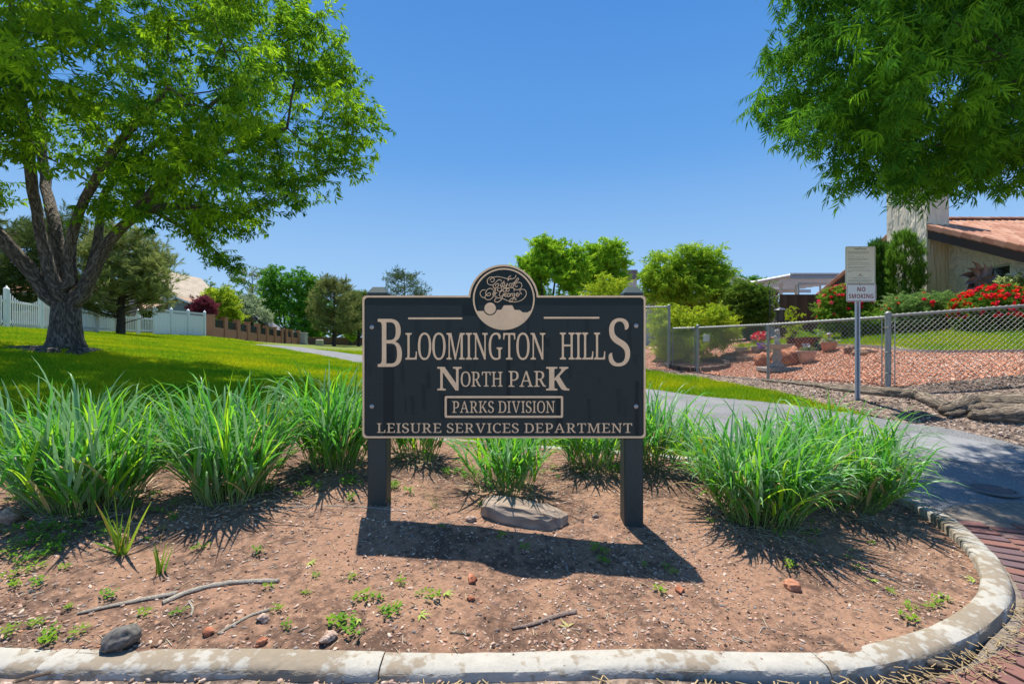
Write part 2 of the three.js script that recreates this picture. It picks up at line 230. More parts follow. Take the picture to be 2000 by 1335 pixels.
structure('added_bounce_paving', sheetGeo([[-30, 12], [40, 12], [40, -0.9], [-30, -0.9]], 0, 0.8), withMap({ roughness: 0.9 }, 3, tex(256, (x, y) => { const k = 0.36 + 0.12 * pf(x, y, 8, 5); return [k, k * 0.93, k * 0.84]; })), 'added pale paving behind the camera that bounces fill light onto the sign');  // added out of view behind the camera, pale to bounce sunlight onto the sign face
// kerb: segments with open joints
{
  const kerb = new THREE.Group(); kerb.name = 'kerb'; kerb.userData.kind = 'structure'; kerb.userData.label = 'pale stained concrete kerb curving round the soil bed'; scene.add(kerb);
  const len = kerbCurve.getLength(), cuts = []; const r = RNG(5);
  const tAt = (x, d) => { let b = 0, bd = 1e9; for (let i = 0; i < 800; i++) { const p = kerbCurve.getPointAt(i / 800), q = (p.x - x) ** 2 + (p.z + d) ** 2; if (q < bd) { bd = q; b = i / 800; } } return b; };
  const seeds = [tAt(-0.56, 1.92), tAt(1.42, 2.07), tAt(3.28, 3.12), tAt(3.4, 4.3), tAt(2.3, 4.75), tAt(0.9, 5.1), tAt(-0.6, 5.1), tAt(-2.1, 4.85), tAt(-3.5, 4.3), tAt(-4.6, 2.8), tAt(-3.2, 1.95), tAt(-1.9, 1.87)].sort((a, b) => a - b);
  const prof = [[-0.07, -0.10], [-0.07, 0.085], [-0.062, 0.098], [-0.045, 0.104], [0, 0.106], [0.04, 0.103], [0.058, 0.094], [0.067, 0.075], [0.073, 0.045], [0.078, -0.10]];
  for (let k = 0; k < seeds.length; k++) {
    let a = seeds[k] + 0.003 / len, b = (k + 1 < seeds.length ? seeds[k + 1] : seeds[0] + 1) - 0.003 / len; const n = Math.max(6, Math.round((b - a) * len / 0.03)), pos = [], uv = [], idx = [], w = prof.length, sh = r() * 7, dy = (r() - 0.5) * 0.012;
    for (let i = 0; i <= n; i++) {
      const t = lerp(a, b, i / n) % 1, p = kerbCurve.getPointAt((t + 1) % 1), T = kerbCurve.getTangentAt((t + 1) % 1), ox = -T.z, oz = T.x, s = (lerp(a, b, i / n)) * len;
      prof.forEach(([o, h], j) => { const jit = 0.004 * fbm(s * 6 + j * 0.4, j * 1.1, sh, 3); const x = p.x + ox * (o + jit), z = p.z + oz * (o + jit); pos.push(x, H(p.x, p.z) + h + (h > 0 ? dy : 0) + jit * 1.2, z); uv.push(s + sh, o + (h < 0.08 ? 0.12 - h : 0) + sh); });
    }
    for (let i = 0; i < n; i++) for (let j = 0; j < w - 1; j++) { const q = i * w + j; idx.push(q, q + 1, q + w, q + 1, q + w + 1, q + w); }
    for (const e of [0, n]) for (let j = 1; j < w - 1; j++) e ? idx.push(e * w, e * w + j, e * w + j + 1) : idx.push(0, j + 1, j);
    let g = new THREE.BufferGeometry(); g.setAttribute('position', new THREE.Float32BufferAttribute(pos, 3)); g.setAttribute('uv', new THREE.Float32BufferAttribute(uv, 2)); g.setIndex(idx); g = toCreasedNormals(g, 0.7);
    mesh('kerb_segment', g, concreteMat, kerb);
  }
}
// brick paving: soldier courses that follow the kerb
{
  const pave = structure('brick_pavement', sheetGeo([[1.25, -1.85], [1.7, -1.98], [2.2, -2.16], [2.75, -2.5], [3.2, -2.9], [3.5, -3.4], [3.62, -3.85], [3.95, -4.0], [4.6, -4.1], [4.6, -2.6], [3.6, -1.6], [2.2, -1.2], [1.3, -1.2]], 0.05, 0.05), mortarMat, 'dark red brick paving beside the curved kerb');
  const r = RNG(9), bt = [[0.17, 0.072, 0.062], [0.14, 0.078, 0.076], [0.2, 0.085, 0.065], [0.12, 0.07, 0.075]].map((c) => withMap({ roughness: 0.72 }, 0.37, tex(128, (x, y) => { const a = pf(x, y, 8, 4, L2), b = L3(x, y, 60), k = 0.65 + 0.5 * a + 0.25 * b; return c.map((v) => v * k); }), null));
  const gg = [0, 1, 2].map((i) => { const g = new RoundedBoxGeometry(0.205 - i * 0.004, 0.06, 0.096 - i * 0.002, 1, 0.006); g.translate(0, -0.03, 0); return g; });
  for (let ring = 0; ring < 4; ring++) {
    const off = 0.078 + 0.11 + ring * 0.217; let s = 0.0; const N = 700; let last = null;
    for (let i = 0; i < N; i++) {
      const t = lerp(0.05, 0.55, i / N), p = kerbCurve.getPointAt(t), T = kerbCurve.getTangentAt(t), nx = -T.z, nz = T.x;
      if (p.x < 1.1 || -p.z > 3.72) continue; const gap = lerp(0.05, 0.0, sstep(2.3, 3.0, -p.z)), x = p.x + nx * (off + gap), z = p.z + nz * (off + gap);
      if (last && Math.hypot(x - last[0], z - last[1]) < 0.1085) continue; last = [x, z];
      const b = mesh('brick', gg[(r() * 3) | 0], bt[(r() * 4) | 0], pave); b.position.set(x, H(x, z) + 0.06 + r() * 0.005, z); b.rotation.set((r() - 0.5) * 0.02, Math.atan2(-nz, nx) + (r() - 0.5) * 0.03, (r() - 0.5) * 0.02);
    }
  }
}
{ // round cover in the path
  const p = G(1940, 958, 0.02), t = thing('utility_cover', 'round grey iron cover set in the shaded path', 'cover', p);
  mesh('lid', lathe([[0, 0.022], [0.13, 0.022], [0.145, 0.018], [0.15, 0]], 28), flat(0.09, 0.09, 0.1, 0.6, 0.4), t); mesh('ring', lathe([[0.155, 0], [0.157, 0.02], [0.185, 0.02], [0.19, 0]], 28), flat(0.14, 0.14, 0.145, 0.8), t);
}
// garden edging: pale concrete strip along the garden lawn
{
  const pts = [[1540, 673], [1560, 674.5], [1640, 676.5], [1700, 678.5], [1740, 681.5], [1780, 687], [1850, 689.6], [1930, 689], [2000, 688.5], [2140, 686.5]].map(([u, v]) => G(u, v));
  const c = new THREE.CatmullRomCurve3(pts).getSpacedPoints(70), pos = [], idx = [], uv = [], prof = [[-0.06, 0], [-0.055, 0.07], [0.055, 0.075], [0.06, 0]];
  c.forEach((p, i) => { const a = c[Math.max(0, i - 1)], b = c[Math.min(c.length - 1, i + 1)], T = b.clone().sub(a).normalize(); for (const [o, h] of prof) { const x = p.x - T.z * o, z = p.z + T.x * o; pos.push(x, H(p.x, p.z) + h - (h ? 0 : 0.05), z); uv.push(i * 0.15, o + h); } });
  for (let i = 0; i < c.length - 1; i++) for (let j = 0; j < 3; j++) { const q = i * 4 + j; idx.push(q, q + 4, q + 1, q + 1, q + 4, q + 5); }
  const g = new THREE.BufferGeometry(); g.setAttribute('position', new THREE.Float32BufferAttribute(pos, 3)); g.setAttribute('uv', new THREE.Float32BufferAttribute(uv, 2)); g.setIndex(idx);
  structure('garden_edging', toCreasedNormals(g, 0.6), withMap({ roughness: 0.9 }, 1, tex(256, (x, y) => { const k = 0.34 + 0.14 * pf(x, y, 14, 4); return [k, k * 0.9, k * 0.76]; })));
}

// ---------- the park sign ----------
const fontSerif = await new FontLoader().loadAsync('fonts/droid/droid_serif_regular.typeface.json');
const fontSerifB = await new FontLoader().loadAsync('fonts/droid/droid_serif_bold.typeface.json');
{
  const D = 3.3, K = D / FOC, sx = (zx) => (690 + zx / (2000 / 600) - CX) * K, sy = (zy) => EYE - (500 + zy / (2000 / 600) - CY) * K;   // board plane, metres
  const sign = thing('park_sign', 'dark green park sign with raised tan lettering on two square posts', 'sign', V(0, 0, -D));
  const faceC = document.createElement('canvas'); faceC.width = 1024; faceC.height = 640; {
    const c = faceC.getContext('2d'), r = RNG(77); c.fillStyle = '#222d2c'; c.fillRect(0, 0, 1024, 640);
    for (let i = 0; i < 5200; i++) { const k = r(); c.fillStyle = k > 0.5 ? `rgba(120,125,125,${0.02 + 0.05 * r()})` : `rgba(8,14,16,${0.03 + 0.07 * r()})`; c.fillRect(r() * 1024, r() * 640, 1 + r() * 7, 1 + r() * 5); }
    // dust film that rain has washed off in runs below the raised letters
    c.fillStyle = 'rgba(110,108,100,0.17)'; c.fillRect(0, 150, 1024, 490);
    for (let i = 0; i < 60; i++) { const x = r() * 1024, y = 180 + r() * 330, w = 5 + r() * 20, h = 20 + r() * 90; c.fillStyle = `rgba(18,26,28,${0.12 + r() * 0.22})`; c.beginPath(); c.moveTo(x, y); for (let k = 0; k <= 6; k++) c.lineTo(x + w / 2 + (r() - 0.5) * 4, y + h * k / 6); for (let k = 6; k >= 0; k--) c.lineTo(x - w / 2 * (1 - k / 9) + (r() - 0.5) * 4, y + h * k / 6); c.fill(); }
    for (const [x, w, y, h] of [[520, 16, 190, 330], [75, 40, 300, 330], [700, 24, 480, 150], [985, 16, 430, 210], [290, 26, 480, 90], [360, 60, 150, 40]]) { c.fillStyle = 'rgba(20,28,31,0.55)'; c.fillRect(x, y, w, h); }
    for (let i = 0; i < 26; i++) { c.strokeStyle = `rgba(150,152,150,${0.06 + 0.12 * r()})`; c.lineWidth = 0.8; const x = r() * 1024, y = r() * 640; c.beginPath(); c.moveTo(x, y); c.lineTo(x + (r() - 0.5) * 60, y + (r() - 0.5) * 40); c.stroke(); }
  }
  const faceT = new THREE.CanvasTexture(faceC); faceT.colorSpace = THREE.SRGBColorSpace;
  const face = phys({ map: faceT, roughness: 0.5, specularIntensity: 0.35 });
  const tan = withMap({ roughness: 0.62 }, 0.6, tex(256, (x, y) => { const a = pf(x, y, 6, 4), b = pf(x, y, 60, 2, L2), k = 0.85 + 0.2 * a + 0.1 * b; return [0.86 * k, 0.59 * k, 0.345 * k]; }));
  const postM = withMap({ roughness: 0.55 }, 0.7, tex(256, (x, y) => { const a = pf(x, y, 5, 5), b = L2(x, y, 120), k = 0.75 + 0.35 * a + 0.3 * b; return [0.021 * k, 0.036 * k, 0.036 * k]; }), tex(128, (x, y) => L2(x, y, 60), false), 0.0012);
  // outline with the arch
  const outline = (inset) => {
    const s = new THREE.Shape(), x0 = sx(60) + inset, x1 = sx(1903) - inset, y0 = sy(1183) + inset, y1 = sy(257) - inset, R = 0.028, cx = sx(978), cy = sy(284), ar = 229 / (2000 / 600) * K - inset;
    const k = Math.sqrt(ar * ar - (y1 - cy) ** 2), a1 = Math.atan2(y1 - cy, k);
    s.moveTo(x0 + R, y0); s.lineTo(x1 - R, y0); s.absarc(x1 - R, y0 + R, R, -Math.PI / 2, 0); s.lineTo(x1, y1 - R); s.absarc(x1 - R, y1 - R, R, 0, Math.PI / 2);
    s.lineTo(cx + k, y1); s.absarc(cx, cy, ar, a1, Math.PI - a1); s.lineTo(x0 + R, y1); s.absarc(x0 + R, y1 - R, R, Math.PI / 2, Math.PI); s.lineTo(x0, y0 + R); s.absarc(x0 + R, y0 + R, R, Math.PI, Math.PI * 1.5); return s;
  };
  const ext = (shape, depth, seg = 24) => new THREE.ExtrudeGeometry(shape, { depth, bevelEnabled: false, curveSegments: seg });
  const bg = ext(outline(0.0005), 0.03, 48); bg.translate(0, 0, -0.03); { const p = bg.attributes.position, u = bg.attributes.uv; const x0 = sx(60), x1 = sx(1903), y0 = sy(1183), y1 = sy(55); for (let i = 0; i < p.count; i++) u.setXY(i, (p.getX(i) - x0) / (x1 - x0), (p.getY(i) - y0) / (y1 - y0)); }
  const board = mesh('board', bg, face, sign);
  const rim = outline(0); rim.holes.push(outline(0.0135)); const bo = ext(rim, 0.0055, 48); bo.translate(0, 0, 0.0); mesh('border', bo, tan, board);
  // lettering: each character scaled to the box it fills in the photograph
  const word = (name, str, font, z0, z1, y0, y1, gap = 0.12, widths) => {
    const gs = []; let x = 0;
    for (const ch of str) { if (ch === ' ') { x += 0.38; continue; } const sh = font.generateShapes(ch, 1), g = new THREE.ExtrudeGeometry(sh, { depth: 1, bevelEnabled: false, curveSegments: 6 }); g.computeBoundingBox(); const b = g.boundingBox; g.translate(x - b.min.x, 0, 0); x += b.max.x - b.min.x + gap; gs.push(g); }
    const m = merge(gs); m.computeBoundingBox(); const b = m.boundingBox, X0 = sx(z0), X1 = sx(z1), Y0 = sy(y1), Y1 = sy(y0);
    m.translate(-b.min.x, -b.min.y, 0); m.scale((X1 - X0) / (b.max.x - b.min.x), (Y1 - Y0) / (b.max.y - b.min.y), 0.005); m.translate(X0, Y0, 0); m.computeVertexNormals();
    const o = mesh(name, m, tan, board); return o;
  };
  word('lettering', 'B', fontSerif, 160, 317, 408, 720); word('lettering', 'LOOMINGTON', fontSerif, 340, 1250, 497, 675, 0.07); word('lettering', 'HILL', fontSerif, 1345, 1640, 497, 672, 0.05); word('lettering', 'S', fontSerif, 1662, 1802, 403, 717);
  word('lettering', 'N', fontSerifB, 547, 705, 720, 873); word('lettering', 'ORTH', fontSerif, 700, 972, 750, 849, 0.08); word('lettering', 'PAR', fontSerif, 1010, 1255, 747, 849, 0.06); word('lettering', 'K', fontSerifB, 1255, 1406, 720, 873);
  word('lettering', 'PARKS DIVISION', fontSerif, 645, 1312, 942, 1019, 0.1); word('lettering', 'LEISURE SERVICES DEPARTMENT', fontSerif, 155, 1815, 1086, 1149, 0.13);
  const rr = (x0, x1, y0, y1, r) => { const s = new THREE.Shape(); s.moveTo(x0 + r, y0); s.lineTo(x1 - r, y0); s.absarc(x1 - r, y0 + r, r, -Math.PI / 2, 0); s.lineTo(x1, y1 - r); s.absarc(x1 - r, y1 - r, r, 0, Math.PI / 2); s.lineTo(x0 + r, y1); s.absarc(x0 + r, y1 - r, r, Math.PI / 2, Math.PI); s.lineTo(x0, y0 + r); s.absarc(x0 + r, y0 + r, r, Math.PI, Math.PI * 1.5); return s; };
  const fr = rr(sx(595), sx(1366), sy(1051), sy(909), 0.012); fr.holes.push(rr(sx(609), sx(1352), sy(1037), sy(923), 0.006)); mesh('text_frame', ext(fr, 0.005), tan, board);
  for (const [a, b, y] of [[357, 710, 405], [1240, 1602, 401]]) mesh('rule_line', ext(rr(sx(a), sx(b), sy(y + 6), sy(y - 6), 0.005), 0.005), tan, board);
  // emblem: ring, sun and mesa
  const cx = sx(980), cy = sy(279), U = K / (2000 / 600), em = new THREE.Group(); em.name = 'emblem'; board.add(em);
  const ring = new THREE.Shape(); ring.absarc(cx, cy, 201 * U, 0, Math.PI * 2); const hole = new THREE.Path(); hole.absarc(cx, cy, 191 * U, 0, Math.PI * 2); ring.holes.push(hole); mesh('ring', ext(ring, 0.005, 64), tan, em);
  const R = 191.5 * U, land = new THREE.Shape(), lx = (z) => sx(z), ly = (z) => sy(z); const edge = (y) => Math.sqrt(R * R - (ly(y) - cy) ** 2);
  land.moveTo(cx - edge(357), ly(357)); land.lineTo(lx(851), ly(357)); land.absarc(lx(891), ly(340), 45 * U, Math.PI * 1.12, Math.PI * 1.93); for (const [x, y] of [[937, 350], [964, 348], [981, 320], [1035, 320], [1050, 350], [1085, 351], [1102, 366], [1136, 366], [1148, 356]]) land.lineTo(lx(x), ly(y));
  land.lineTo(cx + edge(356), ly(356)); const aR = Math.atan2(ly(356) - cy, edge(356)), aL = Math.atan2(ly(357) - cy, -edge(357)); land.absarc(cx, cy, R, aR, aL, true);
  mesh('mesa', ext(land, 0.005, 40), tan, em); const sunS = new THREE.Shape(); sunS.absarc(lx(891), ly(340), 37.5 * U, 0, Math.PI * 2); mesh('sun_disc', ext(sunS, 0.005, 32), tan, em);
  const ex = (x) => (880 + x / 8.345 - CX) * K, ey = (y) => EYE - (500 + y / 8.345 - CY) * K;
  const strokes = [
    [[655, 415], [690, 418], [713, 385], [690, 345], [640, 345], [602, 385], [603, 440], [645, 468], [700, 465]], [[640, 395], [655, 372], [690, 350], [760, 335], [860, 350], [945, 372], [1010, 368], [1055, 345], [1066, 308]], [[950, 395], [940, 360], [960, 330], [985, 322]],
    [[826, 415], [822, 392], [790, 384], [735, 430], [695, 480], [700, 515], [740, 515], [785, 475], [778, 448], [740, 462], [728, 495]], [[832, 438], [815, 470], [815, 492], [840, 480]], [[872, 402], [850, 460], [848, 488], [872, 484]], [[838, 432], [885, 428]], [[886, 440], [878, 478], [900, 482], [928, 440]], [[930, 440], [905, 505], [888, 520], [880, 510]],
    [[930, 405], [945, 380], [990, 360]], [[985, 442], [958, 455], [956, 486], [985, 488], [1003, 458], [985, 442]], [[1000, 450], [1050, 425], [1095, 395], [1110, 368], [1095, 358], [1065, 395], [1035, 455], [1010, 510], [990, 520]], [[1020, 430], [1055, 425]],
    [[1025, 528], [1085, 548], [1140, 525], [1163, 475], [1140, 432], [1095, 428], [1055, 452], [1052, 485], [1075, 497], [1095, 485]],
    [[570, 550], [520, 553], [482, 600], [500, 655], [555, 682]], [[690, 545], [650, 525], [600, 545], [572, 605], [590, 640], [640, 640], [655, 610], [630, 598], [590, 625], [560, 665], [575, 700], [640, 708], [690, 665], [715, 600], [735, 545], [725, 530], [700, 580], [688, 640]], [[742, 590], [722, 640], [725, 662], [750, 655]], [[715, 605], [760, 600]], [[757, 655], [762, 662]],
    [[800, 520], [770, 520], [768, 560], [805, 575], [835, 540], [820, 512], [850, 505], [900, 520], [905, 560], [870, 578], [850, 550], [890, 520], [945, 525], [955, 560], [920, 575], [910, 545], [960, 515], [1015, 515], [1040, 545], [1030, 575]],
    [[868, 585], [850, 560], [815, 580], [795, 630], [815, 660], [850, 640], [865, 600], [850, 660], [810, 725], [750, 750], [718, 730], [735, 690], [790, 680], [870, 700], [960, 735], [1080, 742], [1180, 700], [1235, 620], [1215, 555], [1165, 538], [1128, 560], [1135, 590]],
    [[880, 632], [905, 620], [905, 600], [885, 605], [880, 645], [900, 660], [925, 640]], [[950, 605], [928, 620], [930, 655], [955, 655], [970, 625], [950, 605]], [[985, 605], [978, 660], [985, 620], [1010, 603]], [[1045, 608], [1020, 612], [1012, 645], [1032, 655], [1050, 610], [1030, 680], [990, 740], [968, 748], [970, 710], [1020, 680], [1065, 690], [1062, 715], [1045, 705]], [[1072, 635], [1100, 618], [1098, 598], [1078, 605], [1070, 645], [1095, 658], [1130, 610], [1150, 600], [1160, 625]]];
  const sg = strokes.map((s) => { const c = new THREE.CatmullRomCurve3(s.map(([x, y]) => V(ex(x), ey(y), 0.002))); return new THREE.TubeGeometry(c, s.length * 4, 0.0031, 5); });
  mesh('script_lettering', sg, tan, em);
  // bolts and posts
  const steel = flat(0.42, 0.4, 0.38, 0.45, 0.6);
  for (const [x, y] of [[120, 462], [120, 978], [1842, 453], [1842, 978]]) { const b = mesh('bolt', lathe([[0, 0.011], [0.008, 0.009], [0.0125, 0.004], [0.0165, 0.003], [0.0165, 0]], 14), steel, sign); b.geometry.rotateX(Math.PI / 2); b.position.set(sx(x), sy(y), 0.0005); }
  for (const [u0, u1, ub] of [[712, 754, 985], [1218, 1260, 1027]]) {
    const x = ((u0 + u1) / 2 - CX) * K * 1.012, w = 0.142, top = EYE - (571 - CY) * K * 1.01, gy = S(x, -D - 0.1) - 0.12;
    const px = u0 < 1000 ? x + 0.012 : x - 0.004;
    const pg = new THREE.ExtrudeGeometry((() => { const s = new THREE.Shape(), h = w / 2, c = 0.009; s.moveTo(-h + c, -h); s.lineTo(h - c, -h); s.lineTo(h, -h + c); s.lineTo(h, h - c); s.lineTo(h - c, h); s.lineTo(-h + c, h); s.lineTo(-h, h - c); s.lineTo(-h, -h + c); return s; })(), { depth: top - gy, bevelEnabled: false }); pg.rotateX(-Math.PI / 2); pg.translate(px, gy, -0.031 - w / 2);
    const uvp = pg.attributes.uv; const pp = pg.attributes.position; for (let i = 0; i < uvp.count; i++) uvp.setXY(i, pp.getX(i) + pp.getZ(i), pp.getY(i));
    const post = mesh('post', pg, postM, sign);
    const cg = new THREE.CylinderGeometry(w * 0.38, w / 2 * 1.414, 0.045, 4, 1); cg.rotateY(Math.PI / 4); const cap = mesh('post_cap', cg.toNonIndexed(), flat(0.045, 0.075, 0.07, 0.6), post); cap.geometry.computeVertexNormals(); cap.position.set(px, top + 0.0225, -0.031 - w / 2);
  }
}

// ---------- the notice post by the fence ----------
{
  const base = G(1676, 781, 0.0), d = -base.z, K = d / FOC, t = thing('notice_sign', 'galvanised post with park rules plate above a red bordered no smoking plate', 'sign', base);
  const X = (u) => (u - 1676) * K, Y = (v) => EYE - (v - CY) * K - base.y;
  const steel = withMap({ roughness: 0.5, metalness: 0.55 }, 0.2, tex(128, (x, y) => { const k = 0.42 + 0.2 * pf(x, y, 9, 4); return [k, k * 1.04, k * 1.1]; }));
  const hat = new THREE.Shape(); const w = 0.041; [[-w, 0], [-w, 0.006], [-w * 0.62, 0.006], [-w * 0.5, 0.04], [w * 0.5, 0.04], [w * 0.62, 0.006], [w, 0.006], [w, 0], [w * 0.52, 0], [w * 0.4, 0.034], [-w * 0.4, 0.034], [-w * 0.52, 0]].forEach(([x, y], i) => i ? hat.lineTo(x, y) : hat.moveTo(x, y));
  const pg = new THREE.ExtrudeGeometry(hat, { depth: Y(492) + 0.1, bevelEnabled: false }); pg.rotateX(-Math.PI / 2); pg.translate(0, -0.1, 0.0); const post = mesh('post', pg, steel, t);
  const holes = []; for (let y = 0.1; y < Y(595); y += 0.0508) { const g = new THREE.CircleGeometry(0.0055, 8); g.translate(0, y, 0.001); holes.push(g); } mesh('post_holes', holes, flat(0.03, 0.03, 0.035), post).userData.kind = 'stuff';
  const plate = (name, u0, u1, v0, v1, draw, W, Hh) => {
    const cv = document.createElement('canvas'); cv.width = W; cv.height = Hh; draw(cv.getContext('2d'), W, Hh); const tx = new THREE.CanvasTexture(cv); tx.colorSpace = THREE.SRGBColorSpace; tx.anisotropy = 8;
    const s = new THREE.Shape(), x0 = X(u0), x1 = X(u1), y0 = Y(v1), y1 = Y(v0), r = 0.022; s.moveTo(x0 + r, y0); s.lineTo(x1 - r, y0); s.absarc(x1 - r, y0 + r, r, -Math.PI / 2, 0); s.lineTo(x1, y1 - r); s.absarc(x1 - r, y1 - r, r, 0, Math.PI / 2); s.lineTo(x0 + r, y1); s.absarc(x0 + r, y1 - r, r, Math.PI / 2, Math.PI); s.lineTo(x0, y0 + r); s.absarc(x0 + r, y0 + r, r, Math.PI, Math.PI * 1.5);
    const g = new THREE.ExtrudeGeometry(s, { depth: 0.003, bevelEnabled: false }), p = g.attributes.position, uv = g.attributes.uv; for (let i = 0; i < p.count; i++) uv.setXY(i, (p.getX(i) - x0) / (x1 - x0), (p.getY(i) - y0) / (y1 - y0));
    const m = mesh(name, g, std({ map: tx, roughness: 0.5 }), t); m.position.z = 0.042;
    for (const y of [y1 - 0.022, y0 + 0.022]) { const b = mesh('rivet', lathe([[0, 0.004], [0.006, 0.003], [0.008, 0]], 10), flat(0.2, 0.2, 0.2, 0.5, 0.5), m); b.geometry.rotateX(Math.PI / 2); b.position.set(0, y, 0.003); }
    return m;
  };
  tag(plate('rules_plate', 1647.5, 1706, 482, 555, (c, W, Hh) => {
    const r = RNG(4); c.fillStyle = '#e6dfc9'; c.fillRect(0, 0, W, Hh); c.strokeStyle = '#3f6a52'; c.lineWidth = 4; c.beginPath(); c.roundRect(10, 10, W - 20, Hh - 20, 22); c.stroke();
    c.fillStyle = '#2f5a45'; c.font = 'bold 30px sans-serif'; c.textAlign = 'center'; c.fillText('PARK RULES', W / 2, 46);
    const rows = [[70, 300, 0], [82, 300, 0], [94, 280, 0], [122, 90, 0], [148, 230, 0], [170, 300, 0], [181, 270, 0], [204, 190, 0], [226, 300, 0], [248, 320, 0], [259, 30, 0], [282, 310, 0], [293, 240, 0], [316, 310, 0], [338, 330, 0], [349, 60, 0], [430, 330, 0], [442, 200, 1], [462, 330, 0], [474, 330, 0], [486, 320, 0]];
    for (const [y, w, mid] of rows) { let x = mid ? W / 2 - w / 2 : 34; const e = x + w; while (x < e) { const l = 8 + r() * 22; c.fillStyle = `rgba(60,72,66,${0.55 + 0.3 * r()})`; c.fillRect(x, y, Math.min(l, e - x), 4.6); x += l + 5; } }
    c.fillStyle = '#b8895a'; c.beginPath(); c.arc(W / 2, 388, 13, 0, 7); c.fill(); c.fillStyle = 'rgba(60,72,66,0.8)'; c.fillRect(W / 2 - 38, 406, 76, 6);
  }, 420, 520), 'beige plate of small green print');
  tag(plate('warning_plate', 1649.5, 1707.5, 554.5, 589, (c, W, Hh) => {
    c.fillStyle = '#e9e8e4'; c.fillRect(0, 0, W, Hh); c.strokeStyle = '#7d1f22'; c.lineWidth = 7; c.beginPath(); c.roundRect(11, 11, W - 22, Hh - 22, 22); c.stroke();
    c.fillStyle = '#8a1a1c'; c.textAlign = 'center'; c.font = 'bold 84px sans-serif'; c.save(); c.translate(W / 2, 108); c.scale(0.98, 1); c.fillText('NO', 0, 0); c.restore(); c.save(); c.translate(W / 2, 204); c.scale(0.9, 1); c.fillText('SMOKING', 0, 0); c.restore();
  }, 420, 250), 'white plate with red border and capitals');
}

// ---------- trees ----------
function leafShape(L, W, curl = 0.15, fold = 0.25) {   // a pointed leaf along +x, folded on its midrib
  const P = [[0, 0, 0], [L * 0.4, -curl * L * 0.1, 0], [L, -curl * L, 0]], m = [[L * 0.38, W * fold - curl * L * 0.1, W / 2], [L * 0.38, W * fold - curl * L * 0.1, -W / 2]];
  const tri = [P[0], m[0], P[1], m[0], P[2], P[1], P[0], P[1], m[1], m[1], P[1], P[2]], g = new THREE.BufferGeometry(); g.setAttribute('position', new THREE.Float32BufferAttribute(tri.flat(), 3)); g.computeVertexNormals(); return g;
}
// a twig along +x with leaves on both sides
function twig(seed, n, len, L, W, { droop = 0.5, spread = 0.9, jitter = 0.5, tip = true, stem = 0.004 } = {}) {
  const r = RNG(seed), gs = [], q = new THREE.Quaternion();
  for (let i = 0; i < n; i++) {
    const t = (i + 0.5) / n, side = i % 2 ? 1 : -1, g = leafShape(L * (0.75 + 0.5 * r()), W * (0.8 + 0.4 * r()), 0.1 + 0.3 * r());
    g.rotateX((r() - 0.5) * 1.2); g.rotateZ(-droop * (0.3 + r())); g.rotateY(side * spread * (0.6 + 0.6 * r()) * (tip && i === n - 1 ? 0.1 : 1)); g.rotateX((r() - 0.5) * jitter * 4); g.translate(t * len, (r() - 0.5) * 0.02, 0); gs.push(g);
  }
  if (stem) { const g = new THREE.CylinderGeometry(stem * 0.4, stem, len, 3, 1, true); g.rotateZ(-Math.PI / 2); g.translate(len / 2, 0, 0); gs.push(g); }
  const m = merge(gs); m.deleteAttribute('uv'); return m;
}
const twigAsh = [twig(1, 13, 0.3, 0.12, 0.036, { droop: 0.7 }), twig(2, 11, 0.24, 0.125, 0.04, { droop: 0.9 })];
const twigNarrow = [twig(3, 15, 0.26, 0.125, 0.021, { droop: 0.6, spread: 0.8 }), twig(4, 13, 0.2, 0.135, 0.022, { droop: 0.9, spread: 0.7 })];
const twigFar = [twig(5, 11, 0.5, 0.24, 0.12, { droop: 0.4, jitter: 0.9, stem: 0 })];
const twigMid = [twig(6, 13, 0.34, 0.13, 0.045, { droop: 0.5, jitter: 0.8, stem: 0.003 })];
function needles(seed, n, len, L, w) { const r = RNG(seed), gs = []; for (let i = 0; i < n; i++) { const g = leafShape(L * (0.7 + 0.6 * r()), w, 0.1, 0); g.rotateZ((r() - 0.2) * 1.3); g.rotateX(r() * 6.28); g.translate(r() * len, 0, 0); gs.push(g); } const m = merge(gs); m.deleteAttribute('uv'); return m; }
const tuftPine = [needles(8, 26, 0.3, 0.3, 0.022)];

